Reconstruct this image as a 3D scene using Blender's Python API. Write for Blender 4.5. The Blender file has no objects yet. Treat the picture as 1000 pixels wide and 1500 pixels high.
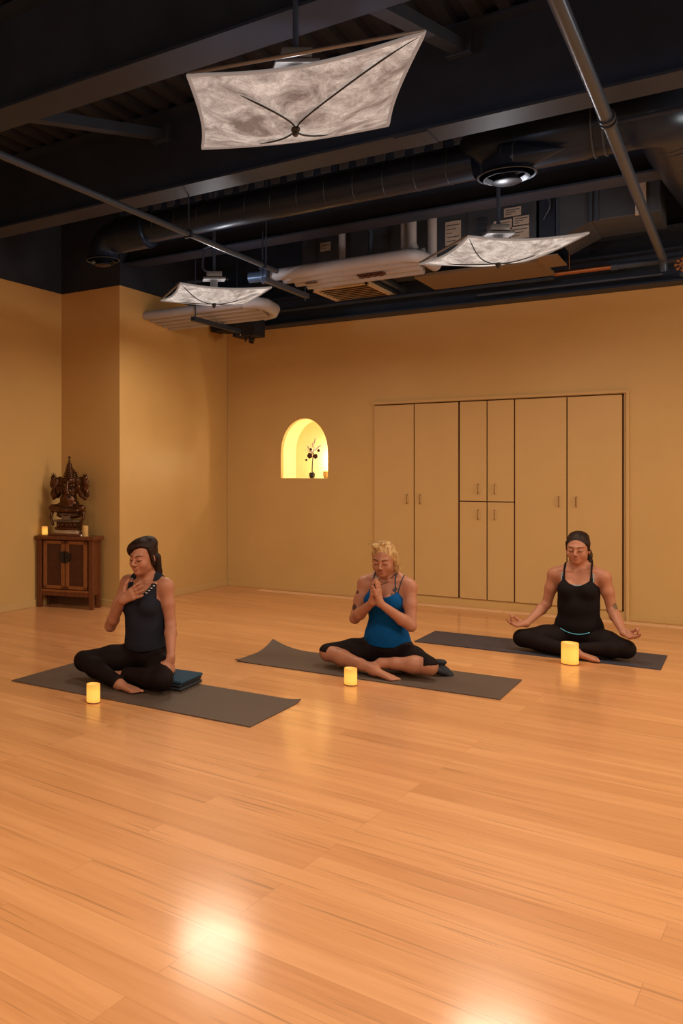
import bpy, bmesh, math, random
import numpy as np
from mathutils import Vector, Matrix, Euler
random.seed(7)
C = bpy.context.scene.collection
V = Vector
PI = math.pi
R = math.radians

# ------------------------------------------------------------------ materials
def mat(name, col, rough=.5, metal=0., emit=None, es=0., coat=0., coatr=.1, spec=.5, bump=0., bscale=60., var=0., vscale=8., sss=0., stretch=None):
    m = bpy.data.materials.new(name); m.use_nodes = True
    nt = m.node_tree; b = nt.nodes['Principled BSDF']
    b.inputs['Base Color'].default_value = (*col, 1)
    b.inputs['Roughness'].default_value = rough
    b.inputs['Metallic'].default_value = metal
    b.inputs['Specular IOR Level'].default_value = spec
    b.inputs['Coat Weight'].default_value = coat
    b.inputs['Coat Roughness'].default_value = coatr
    if sss:
        b.inputs['Subsurface Weight'].default_value = sss
        b.inputs['Subsurface Radius'].default_value = (.02, .008, .004)
    if emit:
        b.inputs['Emission Color'].default_value = (*emit, 1); b.inputs['Emission Strength'].default_value = es
    tc = nt.nodes.new('ShaderNodeTexCoord')
    src = tc.outputs['Object']
    if stretch:
        mp = nt.nodes.new('ShaderNodeMapping'); mp.inputs['Scale'].default_value = stretch
        nt.links.new(src, mp.inputs['Vector']); src = mp.outputs['Vector']
    if var:
        n = nt.nodes.new('ShaderNodeTexNoise'); n.inputs['Scale'].default_value = vscale; n.inputs['Detail'].default_value = 5
        nt.links.new(src, n.inputs['Vector'])
        r = nt.nodes.new('ShaderNodeValToRGB')
        r.color_ramp.elements[0].position = .3; r.color_ramp.elements[1].position = .7
        r.color_ramp.elements[0].color = (*[c*(1-var) for c in col], 1)
        r.color_ramp.elements[1].color = (*[min(1, c*(1+var)) for c in col], 1)
        nt.links.new(n.outputs['Fac'], r.inputs['Fac']); nt.links.new(r.outputs['Color'], b.inputs['Base Color'])
    if bump:
        n = nt.nodes.new('ShaderNodeTexNoise'); n.inputs['Scale'].default_value = bscale; n.inputs['Detail'].default_value = 4
        nt.links.new(src, n.inputs['Vector'])
        bp = nt.nodes.new('ShaderNodeBump'); bp.inputs['Strength'].default_value = bump; bp.inputs['Distance'].default_value = .01
        nt.links.new(n.outputs['Fac'], bp.inputs['Height']); nt.links.new(bp.outputs['Normal'], b.inputs['Normal'])
    return m

M = {}
M['wall'] = mat('ochre_paint', (.56, .355, .135), .42, var=.03, vscale=2., bump=.06, bscale=140., spec=.35)
M['door'] = mat('ochre_door_paint', (.57, .36, .145), .45, var=.02, vscale=3., spec=.35)
M['gap'] = mat('dark_reveal', (.10, .035, .012), .8)
M['ceil'] = mat('black_ceiling_paint', (.020, .026, .042), .6, var=.2, vscale=3., spec=.25)
M['beam'] = mat('black_steel_paint', (.024, .034, .060), .5, var=.15, vscale=4., spec=.3, bump=.05)
def cool(m):
    m.node_tree.nodes['Principled BSDF'].inputs['Specular Tint'].default_value = (.42, .62, 1., 1)
M['duct'] = mat('black_duct_paint', (.011, .017, .033), .3, metal=.0, spec=.42, var=.12, vscale=6., bump=.04, bscale=20)
cool(M['beam']); cool(M['duct'])
M['seam'] = mat('duct_seam_metal', (.045, .060, .085), .35, metal=.2)
M['pipe'] = mat('grey_conduit_steel', (.045, .065, .11), .3, metal=.05)
cool(M['pipe']); cool(M['seam'])
M['white_pipe'] = mat('white_pipe_insulation', (.34, .35, .40), .5, var=.05)
M['unit'] = mat('grey_sheet_metal', (.045, .060, .090), .45, metal=.1, var=.1)
M['label'] = mat('paper_label', (.42, .40, .38), .7, var=.12, vscale=30)
M['panel'] = mat('tan_board', (.17, .125, .08), .7, var=.05)
M['copper'] = mat('copper_pipe', (.35, .15, .07), .35, metal=.8)
M['frame_white'] = mat('register_frame_paint', (.55, .45, .33), .5)
M['slat'] = mat('register_slat_tan', (.40, .27, .14), .5)
M['lamp_metal'] = mat('lamp_steel', (.20, .20, .21), .4, metal=.4)
M['wire'] = mat('black_wire', (.015, .012, .01), .5)
M['mat_brown'] = mat('brown_mat_rubber', (.088, .056, .040), .62, bump=.2, bscale=300, var=.06, vscale=90)
M['mat_blue'] = mat('dark_blue_mat_rubber', (.034, .033, .048), .55, bump=.2, bscale=300, var=.06, vscale=90)
M['cab_wood'] = mat('cabinet_wood', (.12, .034, .010), .38, var=.3, vscale=14, stretch=(6, 6, .7))
M['cab_edge'] = mat('cabinet_light_wood', (.23, .08, .024), .35, var=.2, vscale=14, stretch=(6, 6, .7))
M['cab_dark'] = mat('cabinet_panel_wood', (.055, .014, .005), .4, var=.2, vscale=20)
M['black_iron'] = mat('black_iron', (.008, .006, .006), .4)
M['bronze'] = mat('statue_bronze', (.085, .034, .014), .22, metal=.65, var=.35, vscale=18, bump=.25, bscale=45)
M['stone'] = mat('carved_grey_stone', (.13, .09, .06), .45, var=.2, vscale=30)
M['cloth'] = mat('folded_pale_cloth', (.42, .29, .18), .8, var=.1, vscale=30, bump=.3)
M['candle_off'] = mat('unlit_candle_wax', (.62, .38, .13), .5)
M['blanket'] = mat('navy_blanket', (.012, .045, .085), .9, var=.25, vscale=80, bump=.5, bscale=160)
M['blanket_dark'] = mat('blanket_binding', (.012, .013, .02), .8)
M['niche'] = mat('niche_paint', (.80, .66, .36), .5, var=.02)
M['petal'] = mat('white_petal', (.9, .85, .75), .5)
M['flower_dark'] = mat('dark_maroon_flower', (.06, .012, .008), .6)
M['stem'] = mat('dark_stem', (.02, .015, .01), .5)
M['leaf'] = mat('leaf_green', (.12, .13, .03), .5)
M['base'] = mat('ochre_baseboard_paint', (.55, .36, .15), .4)
M['valve'] = mat('valve_handle_orange', (.26, .11, .05), .5)

def candle_mat():
    m = bpy.data.materials.new('lit_candle_wax'); m.use_nodes = True
    nt = m.node_tree; b = nt.nodes['Principled BSDF']
    b.inputs['Base Color'].default_value = (.8, .45, .12, 1); b.inputs['Roughness'].default_value = .35
    tc = nt.nodes.new('ShaderNodeTexCoord'); s = nt.nodes.new('ShaderNodeSeparateXYZ')
    nt.links.new(tc.outputs['Generated'], s.inputs[0])
    r = nt.nodes.new('ShaderNodeValToRGB'); e = r.color_ramp.elements
    e[0].position = 0; e[0].color = (.95, .40, .04, 1); e[1].position = 1; e[1].color = (.62, .27, .05, 1)
    k = e.new(.3); k.color = (1, .58, .10, 1); k = e.new(.65); k.color = (1, .55, .085, 1); k = e.new(.82); k.color = (.9, .38, .05, 1)
    n = nt.nodes.new('ShaderNodeTexNoise'); n.inputs['Scale'].default_value = 35
    nt.links.new(tc.outputs['Object'], n.inputs['Vector'])
    a = nt.nodes.new('ShaderNodeMath'); a.operation = 'MULTIPLY_ADD'; a.inputs[1].default_value = .14; a.inputs[2].default_value = -.07
    nt.links.new(n.outputs['Fac'], a.inputs[0])
    a2 = nt.nodes.new('ShaderNodeMath'); nt.links.new(a.outputs[0], a2.inputs[0]); nt.links.new(s.outputs['Z'], a2.inputs[1])
    nt.links.new(a2.outputs[0], r.inputs['Fac'])
    nt.links.new(r.outputs['Color'], b.inputs['Emission Color']); b.inputs['Emission Strength'].default_value = .72
    return m
M['candle'] = candle_mat()

def floor_mat():
    m = bpy.data.materials.new('maple_plank_floor'); m.use_nodes = True
    nt = m.node_tree; N = nt.nodes; L = nt.links; b = N['Principled BSDF']
    tc = N.new('ShaderNodeTexCoord'); mp = N.new('ShaderNodeMapping')
    mp.inputs['Rotation'].default_value = (0, 0, R(4)); L.new(tc.outputs['Object'], mp.inputs['Vector'])
    br = N.new('ShaderNodeTexBrick'); br.offset = .37; br.offset_frequency = 3
    br.inputs['Scale'].default_value = 1; br.inputs['Brick Width'].default_value = 1.55; br.inputs['Row Height'].default_value = .127
    br.inputs['Mortar Size'].default_value = .0012; br.inputs['Mortar Smooth'].default_value = .6; br.inputs['Bias'].default_value = 0
    br.inputs['Color1'].default_value = (0, 0, 0, 1); br.inputs['Color2'].default_value = (1, 1, 1, 1); br.inputs['Mortar'].default_value = (.45, .45, .45, 1)
    # gentle waviness
    wn = N.new('ShaderNodeTexNoise'); wn.inputs['Scale'].default_value = 1.2; L.new(mp.outputs[0], wn.inputs['Vector'])
    va = N.new('ShaderNodeVectorMath'); va.operation = 'MULTIPLY_ADD'; va.inputs[1].default_value = (.0, .012, 0)
    L.new(wn.outputs['Color'], va.inputs[0]); L.new(mp.outputs[0], va.inputs[2])
    L.new(va.outputs[0], br.inputs['Vector'])
    st = N.new('ShaderNodeMapping'); st.inputs['Scale'].default_value = (.8, 11, 1); L.new(mp.outputs[0], st.inputs['Vector'])
    # grain noise offset per plank
    off = N.new('ShaderNodeVectorMath'); off.operation = 'MULTIPLY_ADD'; off.inputs[1].default_value = (7, 13, 5)
    L.new(br.outputs['Color'], off.inputs[0]); L.new(st.outputs[0], off.inputs[2])
    g = N.new('ShaderNodeTexNoise'); g.inputs['Scale'].default_value = 1.6; g.inputs['Detail'].default_value = 7; g.inputs['Roughness'].default_value = .62
    g.inputs['Distortion'].default_value = .6; L.new(off.outputs[0], g.inputs['Vector'])
    r1 = N.new('ShaderNodeValToRGB'); e = r1.color_ramp.elements
    e[0].position = .25; e[0].color = (.60, .255, .092, 1); e[1].position = .75; e[1].color = (.77, .37, .155, 1)
    k = e.new(.5); k.color = (.70, .322, .125, 1)
    L.new(g.outputs['Fac'], r1.inputs['Fac'])
    # plank tone
    mx = N.new('ShaderNodeMixRGB'); mx.blend_type = 'MULTIPLY'; mx.inputs['Fac'].default_value = 1
    r2 = N.new('ShaderNodeValToRGB'); e = r2.color_ramp.elements
    e[0].color = (.88, .84, .80, 1); e[1].color = (1.04, 1.06, 1.10, 1)
    L.new(br.outputs['Color'], r2.inputs['Fac']); L.new(r1.outputs[0], mx.inputs[1]); L.new(r2.outputs[0], mx.inputs[2])
    # dark mineral streaks
    s2 = N.new('ShaderNodeMapping'); s2.inputs['Scale'].default_value = (1.3, 30, 1); L.new(off.outputs[0], s2.inputs['Vector'])
    s2.inputs['Scale'].default_value = (1.1, 2.6, 1)
    d = N.new('ShaderNodeTexNoise'); d.inputs['Scale'].default_value = 1.9; d.inputs['Detail'].default_value = 3; L.new(s2.outputs[0], d.inputs['Vector'])
    r3 = N.new('ShaderNodeValToRGB'); e = r3.color_ramp.elements; e[0].position = .60; e[0].color = (0, 0, 0, 1); e[1].position = .70; e[1].color = (.6, .6, .6, 1)
    L.new(d.outputs['Fac'], r3.inputs['Fac'])
    m3 = N.new('ShaderNodeMixRGB'); m3.inputs[2].default_value = (.33, .15, .055, 1)
    L.new(r3.outputs[0], m3.inputs['Fac']); L.new(mx.outputs[0], m3.inputs[1])
    # joints
    m4 = N.new('ShaderNodeMixRGB'); m4.inputs[2].default_value = (.36, .16, .06, 1)
    jf = N.new('ShaderNodeMath'); jf.operation = 'MULTIPLY'; jf.inputs[1].default_value = .55
    L.new(br.outputs['Fac'], jf.inputs[0]); L.new(jf.outputs[0], m4.inputs['Fac']); L.new(m3.outputs[0], m4.inputs[1])
    L.new(m4.outputs[0], b.inputs['Base Color'])
    b.inputs['Roughness'].default_value = .45; b.inputs['Specular IOR Level'].default_value = .4
    b.inputs['Coat Weight'].default_value = .75; b.inputs['Coat Roughness'].default_value = .13
    rn = N.new('ShaderNodeTexNoise'); rn.inputs['Scale'].default_value = 2.5; rn.inputs['Detail'].default_value = 3
    L.new(mp.outputs[0], rn.inputs['Vector'])
    rr = N.new('ShaderNodeMapRange'); rr.inputs['To Min'].default_value = .11; rr.inputs['To Max'].default_value = .20
    L.new(rn.outputs['Fac'], rr.inputs['Value']); L.new(rr.outputs[0], b.inputs['Coat Roughness'])
    bp = N.new('ShaderNodeBump'); bp.inputs['Strength'].default_value = .06; bp.inputs['Distance'].default_value = .01
    L.new(g.outputs['Fac'], bp.inputs['Height']); L.new(bp.outputs[0], b.inputs['Normal'])
    return m
M['floor'] = floor_mat()

def paper_mat(PAPER_E):
    m = bpy.data.materials.new('mottled_fibre_paper'); m.use_nodes = True
    nt = m.node_tree; N = nt.nodes; L = nt.links; b = N['Principled BSDF']
    tc = N.new('ShaderNodeTexCoord')
    n1 = N.new('ShaderNodeTexNoise'); n1.inputs['Scale'].default_value = 7; n1.inputs['Detail'].default_value = 8; n1.inputs['Roughness'].default_value = .68; n1.inputs['Distortion'].default_value = .8
    L.new(tc.outputs['Object'], n1.inputs['Vector'])
    n2 = N.new('ShaderNodeTexVoronoi'); n2.feature = 'DISTANCE_TO_EDGE'; n2.inputs['Scale'].default_value = 22
    n3 = N.new('ShaderNodeVectorMath'); n3.operation = 'MULTIPLY_ADD'; n3.inputs[1].default_value = (.25, .25, .25)
    L.new(n1.outputs['Color'], n3.inputs[0]); L.new(tc.outputs['Object'], n3.inputs[2]); L.new(n3.outputs[0], n2.inputs['Vector'])
    r2 = N.new('ShaderNodeValToRGB'); r2.color_ramp.elements[0].color = (.55, .55, .55, 1); r2.color_ramp.elements[1].position = .07
    L.new(n2.outputs['Distance'], r2.inputs['Fac'])
    r = N.new('ShaderNodeValToRGB'); e = r.color_ramp.elements
    e[0].position = .36; e[0].color = (.30, .24, .21, 1); e[1].position = .66; e[1].color = (1, .90, .82, 1)
    L.new(n1.outputs['Fac'], r.inputs['Fac'])
    mx = N.new('ShaderNodeMixRGB'); mx.blend_type = 'MULTIPLY'; mx.inputs['Fac'].default_value = .8
    L.new(r.outputs[0], mx.inputs[1]); L.new(r2.outputs[0], mx.inputs[2])
    dk = N.new('ShaderNodeMixRGB'); dk.blend_type = 'MULTIPLY'; dk.inputs['Fac'].default_value = 1; dk.inputs[2].default_value = (.40, .42, .45, 1)
    L.new(mx.outputs[0], dk.inputs[1]); L.new(dk.outputs[0], b.inputs['Base Color']); b.inputs['Roughness'].default_value = .8
    co = N.new('ShaderNodeMixRGB'); co.blend_type = 'MULTIPLY'; co.inputs['Fac'].default_value = 1; co.inputs[2].default_value = (.92, .98, 1., 1)
    L.new(mx.outputs[0], co.inputs[1]); L.new(co.outputs[0], b.inputs['Emission Color']); b.inputs['Emission Strength'].default_value = PAPER_E
    return m
M['paper'] = paper_mat(.50); M['paper_bright'] = paper_mat(.80)
M['paper_edge'] = mat('paper_edge_binding', (.20, .19, .19), .6, emit=(1, .93, .88), es=.16)

# ------------------------------------------------------------------ mesh helpers
def box(bm, c, s, rot=None, bev=0.):
    b2 = bmesh.new(); bmesh.ops.create_cube(b2, size=1)
    for v in b2.verts: v.co = V((v.co.x*s[0], v.co.y*s[1], v.co.z*s[2]))
    if bev: bmesh.ops.bevel(b2, geom=b2.edges[:], offset=bev, segments=2, affect='EDGES', profile=.5)
    mt = Matrix.Translation(V(c)) @ (rot.to_matrix().to_4x4() if rot is not None else Matrix.Identity(4))
    b2.transform(mt); merge(bm, b2)
def bx(bm, x0, x1, y0, y1, z0, z1, bev=0.):
    box(bm, ((x0+x1)/2, (y0+y1)/2, (z0+z1)/2), (abs(x1-x0), abs(y1-y0), abs(z1-z0)), None, bev)
def merge(bm, b2):
    me = bpy.data.meshes.new('t'); b2.to_mesh(me); b2.free(); bm.from_mesh(me); bpy.data.meshes.remove(me)
def frame(d):
    d = V(d).normalized(); u = V((0, 0, 1)) if abs(d.z) < .95 else V((1, 0, 0))
    a = d.cross(u).normalized(); return a, d.cross(a).normalized(), d
def tube(bm, pts, r, seg=12, cap=True):
    pts = [V(p) for p in pts]; n = len(pts); rs = r if isinstance(r, (list, tuple)) else [r]*n
    rings = []; a = None
    for i, p in enumerate(pts):
        d = (pts[min(i+1, n-1)]-pts[max(i-1, 0)]).normalized()
        if a is None: a, b_, _ = frame(d)
        else:
            a = (a-d*a.dot(d)).normalized()
        b_ = d.cross(a).normalized()
        rings.append([bm.verts.new(p+(a*math.cos(2*PI*k/seg)+b_*math.sin(2*PI*k/seg))*rs[i]) for k in range(seg)])
    for i in range(n-1):
        for k in range(seg):
            bm.faces.new((rings[i][k], rings[i][(k+1) % seg], rings[i+1][(k+1) % seg], rings[i+1][k]))
    if cap:
        bm.faces.new(rings[0][::-1]); bm.faces.new(rings[-1])
def lathe(bm, prof, c=(0, 0, 0), seg=32, axis='Z'):
    c = V(c); rings = []
    for r, z in prof:
        ring = []
        for k in range(seg):
            a = 2*PI*k/seg; p = V((r*math.cos(a), r*math.sin(a), z))
            if axis == 'X': p = V((z, p.x, p.y))
            ring.append(bm.verts.new(c+p))
        rings.append(ring)
    for i in range(len(rings)-1):
        for k in range(seg):
            try: bm.faces.new((rings[i][k], rings[i][(k+1) % seg], rings[i+1][(k+1) % seg], rings[i+1][k]))
            except ValueError: pass
    if prof[0][0] > 1e-4: bm.faces.new(rings[0][::-1])
    if prof[-1][0] > 1e-4: bm.faces.new(rings[-1])
def ball(bm, c, r, sc=(1, 1, 1), seg=12, rot=None):
    b2 = bmesh.new(); bmesh.ops.create_uvsphere(b2, u_segments=seg, v_segments=max(6, seg//2+2), radius=r)
    mt = Matrix.Translation(V(c)) @ (rot.to_matrix().to_4x4() if rot is not None else Matrix.Identity(4)) @ Matrix.Diagonal((*sc, 1))
    b2.transform(mt); merge(bm, b2)
def sweep(pts, n=8):
    """Catmull-Rom through points"""
    P = [V(p) for p in pts]; P = [P[0]*2-P[1]]+P+[P[-1]*2-P[-2]]; out = []
    for i in range(1, len(P)-2):
        for k in range(n):
            t = k/n; a, b, c, d = P[i-1:i+3]
            out.append(.5*((2*b)+(c-a)*t+(2*a-5*b+4*c-d)*t*t+(3*b-a-3*c+d)*t**3))
    out.append(P[-2]); return out

def obj(name, bm, m, parent=None, smooth=None, at=None, local=False):
    """one mesh object; geometry is in world coordinates unless local"""
    bmesh.ops.recalc_face_normals(bm, faces=bm.faces[:])
    me = bpy.data.meshes.new(name)
    if not local:
        if parent is not None: o_ = parent.matrix_world.translation if parent.parent is None else parent['_o']
        elif at is not None: o_ = V(at)
        else:
            xs = [v.co for v in bm.verts]
            o_ = V(((min(v.x for v in xs)+max(v.x for v in xs))/2, (min(v.y for v in xs)+max(v.y for v in xs))/2, min(v.z for v in xs)))
        o_ = V(o_); bm.transform(Matrix.Translation(-o_))
    else: o_ = V((0, 0, 0))
    bm.to_mesh(me); bm.free()
    o = bpy.data.objects.new(name, me); C.objects.link(o)
    if parent is not None:
        o.parent = parent; o['_o'] = list(o_)
    else: o.location = o_; 
    me.materials.append(m)
    if smooth is not None:
        if smooth is True:
            for p in me.polygons: p.use_smooth = True
        else:
            for p in me.polygons: p.use_smooth = True
            me.set_sharp_from_angle(angle=R(smooth))
    bpy.context.view_layer.update()
    return o
def split(name, bm, m, parent=None, **k):
    """every loose piece becomes a part of its own"""
    bm.verts.ensure_lookup_table(); bm.verts.index_update(); seen = set(); out = []
    for v in bm.verts:
        if v.index in seen: continue
        st = [v]; isl = set([v.index])
        while st:
            a = st.pop()
            for e in a.link_edges:
                q = e.other_vert(a)
                if q.index not in isl: isl.add(q.index); st.append(q)
        seen |= isl; out.append(isl)
    for isl in out:
        b2 = bm.copy(); b2.verts.ensure_lookup_table()
        bmesh.ops.delete(b2, geom=[v for v in b2.verts if v.index not in isl], context='VERTS')
        o = obj(name, b2, m, parent, **k)
    bm.free(); return o
def tag(o, label, cat, group=None, kind=None):
    o['label'] = label; o['category'] = cat
    if group: o['group'] = group
    if kind: o['kind'] = kind
    return o
def thing(name, loc, label, cat, group=None, rz=0):
    o = bpy.data.objects.new(name, None); C.objects.link(o); o.empty_display_size = .1
    o.location = loc; o.rotation_euler = (0, 0, rz); tag(o, label, cat, group)
    bpy.context.view_layer.update(); return o
def struct(name, bm, m, smooth=None):
    o = obj(name, bm, m, smooth=smooth); o['kind'] = 'structure'; return o
def B(): return bmesh.new()

# ------------------------------------------------------------------ camera (level, 1.3 m above the floor)
cd = bpy.data.cameras.new('camera'); cam = bpy.data.objects.new('camera', cd); C.objects.link(cam)
YAW = math.atan2(905, 1258)
cam.location = (0, 0, 1.3); cam.rotation_euler = (PI/2, 0, YAW)
cd.lens = 1258/1500*36; cd.sensor_width = 36; cd.shift_x = .2; cd.shift_y = -58/1500; cd.clip_start = .02
bpy.context.scene.camera = cam

# ------------------------------------------------------------------ room shell
XL, XC, YC, YB, XR, YF = -5.665, -4.93, 6.58, 8.64, 3.4, -2.2
ZW, ZD = 3.095, 3.87
b = B(); bx(b, XL-.2, XR+.2, YF-.2, YB+1., -.1, 0); struct('floor', b, M['floor'])
b = B(); bx(b, XL-.2, XL, YF, YC, 0, ZW); struct('wall_left', b, M['wall'])
b = B(); bx(b, XL-.2, XL, YF, YC, ZW, ZD+.05); struct('wall_left_upper', b, M['ceil'])
b = B(); bx(b, XL-.2, XC, YC, YB, 0, ZW, .006); struct('wall_alcove', b, M['wall'])
b = B(); bx(b, XL-.2, XC-.003, YC+.003, YB, ZW, ZD+.05); struct('wall_alcove_upper', b, M['ceil'])
b = B(); bx(b, XR, XR+.2, YF, YB, 0, ZW); struct('wall_right', b, M['wall'])
b = B(); bx(b, XR, XR+.2, YF, YB, ZW, ZD+.05); struct('wall_right_upper', b, M['ceil'])
b = B(); bx(b, XL-.2, XR+.2, YF-.2, YF, 0, ZW); struct('wall_front', b, M['wall'])
b = B(); bx(b, XL-.2, XR+.2, YF-.2, YF, ZW, ZD+.05); struct('wall_front_upper', b, M['ceil'])
# back wall with arched niche and closet openings
NX0, NX1, NZ0, NZ1, ND = -4.25, -3.70, 1.238, 1.886, .38
CX0, CX1, CZ1 = -3.19, -.935, 1.995
def arch(n=20):
    cx = (NX0+NX1)/2; w = (NX1-NX0)/2; zs = 1.50; p = [(NX0, NZ0), (NX1, NZ0)]
    for i in range(n+1):
        a = PI*i/n; p.append((cx+w*math.cos(a), zs+(NZ1-zs)*math.sin(a)**.92))
    return p
def curve_plate(loops, y0, y1):
    cu = bpy.data.curves.new('c', 'CURVE'); cu.dimensions = '2D'; cu.fill_mode = 'BOTH'; cu.extrude = (y1-y0)/2
    for lp in loops:
        s = cu.splines.new('POLY'); s.points.add(len(lp)-1); s.use_cyclic_u = True
        for p, q in zip(s.points, lp): p.co = (q[0], q[1], 0, 1)
    o = bpy.data.objects.new('c', cu); C.objects.link(o); bpy.context.view_layer.update()
    me = bpy.data.meshes.new_from_object(o.evaluated_get(bpy.context.evaluated_depsgraph_get()))
    bm = bmesh.new(); bm.from_mesh(me); bpy.data.objects.remove(o)
    bm.transform(Matrix.Translation((0, (y0+y1)/2, 0)) @ Matrix.Rotation(PI/2, 4, 'X'))
    return bm
b = curve_plate([[(XC, 0), (XR, 0), (XR, ZW), (XC, ZW)], arch(), [(CX0, .075), (CX1, .075), (CX1, CZ1), (CX0, CZ1)]], YB, YB+.06)
struct('wall_back', b, M['wall'])
b = B(); bx(b, XC, XR, YB, YB+.2, ZW, ZD+.05); struct('wall_back_upper', b, M['ceil'])
# niche inner shell
b = B(); A_ = arch(28); f = [b.verts.new((x, YB+.0602, z)) for x, z in A_]; g = [b.verts.new((x, YB+ND, z)) for x, z in A_]
for i in range(len(A_)): b.faces.new((f[i], f[(i+1) % len(A_)], g[(i+1) % len(A_)], g[i]))
b.faces.new(g)
ni = struct('wall_niche', b, M['niche'])
b = B()   # outer skin keeps the niche closed from behind
bx(b, XC, XR, YB+.95, YB+1., 0, ZW); struct('wall_behind_closets', b, M['gap'])
# baseboards
b = B(); bx(b, -5.06-.2, XC+.012, YC-.012, YC, 0, .068, .003); bx(b, XL, -5.2, YC-.012, YC, 0, .068, .003); struct('baseboard_alcove', b, M['base'])
b = B(); bx(b, XC, XC+.012, YC-.012, YB, 0, .068, .003); struct('baseboard_side', b, M['base'])
b = B(); bx(b, XL, XL+.012, YF, YC-.012, 0, .068, .003); struct('baseboard_left', b, M['base'])
b = B(); bx(b, XC+.012, -3.3, YB-.01, YB, 0, .05, .003); bx(b, -.9, XR, YB-.01, YB, 0, .05, .003); struct('baseboard_back', b, M['wall'])
# pale border boards set along the far edge of the floor
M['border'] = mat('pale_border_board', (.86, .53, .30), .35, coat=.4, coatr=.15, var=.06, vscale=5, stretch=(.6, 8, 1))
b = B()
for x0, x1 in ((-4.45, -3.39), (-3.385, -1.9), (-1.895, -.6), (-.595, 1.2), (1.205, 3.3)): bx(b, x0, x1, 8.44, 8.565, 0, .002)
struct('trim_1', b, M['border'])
# closet frame trim
b = B(); bx(b, CX0-.02, CX1+.045, YB-.022, YB, CZ1+.005, CZ1+.03); bx(b, CX1+.02, CX1+.045, YB-.022, YB, .0, CZ1+.0049)
struct('trim_2', b, M['door'])

# metal deck: trapezoid ribs running along Y
b = B(); x = XL-.2; prof = []; P_ = .152
while x < XR+.2:
    prof += [(x, ZD), (x+.062, ZD), (x+.078, ZD+.04), (x+.136, ZD+.04)]; x += P_
lo = [b.verts.new((x, YF-.2, z)) for x, z in prof]; hi = [b.verts.new((x, YB+.2, z)) for x, z in prof]
for i in range(len(prof)-1): b.faces.new((lo[i], lo[i+1], hi[i+1], hi[i]))
l2 = [b.verts.new((x, YF-.2, ZD+.1)) for x in (prof[0][0], prof[-1][0])]; h2 = [b.verts.new((x, YB+.2, ZD+.1)) for x in (prof[0][0], prof[-1][0])]
b.faces.new((l2[0], h2[0], h2[1], l2[1]))
struct('ceiling', b, M['ceil'])

# added notched strip, paler paint standing for lit deck ribs on the beam
M['lit_rib'] = mat('lit_rib_grey', (.075, .085, .11), .5)
b = B(); x = XC+.05
while x < 1.5:
    v = [(x, 3.853), (x+.100, 3.853), (x+.088, 3.755), (x+.012, 3.755)]
    fr = [b.verts.new((p, 6.612, q)) for p, q in v]; bk = [b.verts.new((p, 6.622, q)) for p, q in v]
    b.faces.new(fr); b.faces.new(bk[::-1])
    for i in range(4): b.faces.new((fr[i], fr[(i+1) % 4], bk[(i+1) % 4], bk[i]))
    x += P_
struct('trim_3', b, M['lit_rib'])
# I-beams along X (structure of the ceiling)
beam_ys = [(-1.4, -1.17), (.22, .45), (1.83, 2.05), (3.40, 3.63), (5.05, 5.28), (6.63, 6.85), (8.2, 8.4)]
lab = {3: 'black steel ceiling beam above the nearest paper lamp, its bottom flange crossing the upper left corner',
       4: 'long black steel ceiling beam in front of the round air duct',
       5: 'black steel ceiling beam behind the round air duct, in front of the pipes and labels',
       6: 'black steel ceiling beam nearest the back wall, above the copper pipe',
       2: 'black steel ceiling beam close overhead in front of the nearest lamp', 1: 'black steel ceiling beam straight above the viewpoint', 0: 'black steel ceiling beam behind the viewpoint'}
for i, (y0, y1) in enumerate(beam_ys):
    if i < 3: continue
    b = B(); yc = (y0+y1)/2
    bx(b, XL+.002, XR-.002, y0, y1, 3.3, 3.315); bx(b, XL+.002, XR-.002, y0, y1, ZD-.017, ZD-.002); bx(b, XL+.002, XR-.002, yc-.006, yc+.006, 3.315, ZD-.017)
    if i >= 5:
        b.free(); b = B(); x0 = XC+.002 if y0 > YC else XL
        bx(b, x0, XR-.002, y0, y1, 3.3, 3.315); bx(b, x0, XR-.002, y0, y1, ZD-.017, ZD-.002); bx(b, x0, XR-.002, yc-.006, yc+.006, 3.315, ZD-.017)
    if i == 4:   # splice plate
        bx(b, -1.75, -1.55, y0+.01, y1-.01, 3.292, 3.3)
    tag(obj('steel_beam', b, M['beam']), lab[i], 'beam', 'parallel steel ceiling beams')
# ledge beam along the top of the back wall
b = B(); bx(b, XC+.002, XR-.002, 8.42, YB-.002, 2.893, 2.91); bx(b, XC+.002, XR-.002, 8.53, 8.545, 2.91, 3.16); bx(b, XC+.002, XR-.002, 8.42, YB-.002, 3.16, 3.18)
tag(obj('ledge_beam', b, M['beam']), 'black steel ledge beam lying along the top of the ochre back wall', 'beam')
# knee braces between beams (angle iron)
def brace(p, q, label):
    b = B(); p, q = V(p), V(q); d = (q-p); L_ = d.length; d.normalize()
    ang = math.atan2(d.z, d.y)
    e = Euler((ang, 0, 0)); mid = (p+q)/2
    box(b, mid, (.075, L_, .008), e); box(b, mid+V((.034, 0, .03)), (.008, L_, .06), e)
    box(b, q+V((0, -.03, .03)), (.14, .05, .12), None, .004)
    tag(obj('angle_brace', b, M['beam']), label, 'brace', 'angle iron braces between the ceiling beams')
brace((-3.40, 3.55, 3.31), (-3.40, 5.05, 3.66), 'thin angle iron brace rising from the flange at upper left of the nearest lamp')
brace((-1.36, 3.55, 3.31), (-1.36, 5.05, 3.69), 'dark angle iron brace rising behind the right corner of the nearest paper lamp')
brace((.3, 3.55, 3.31), (.3, 5.05, 3.69), 'dark angle iron brace outside the frame to the right')

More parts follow.
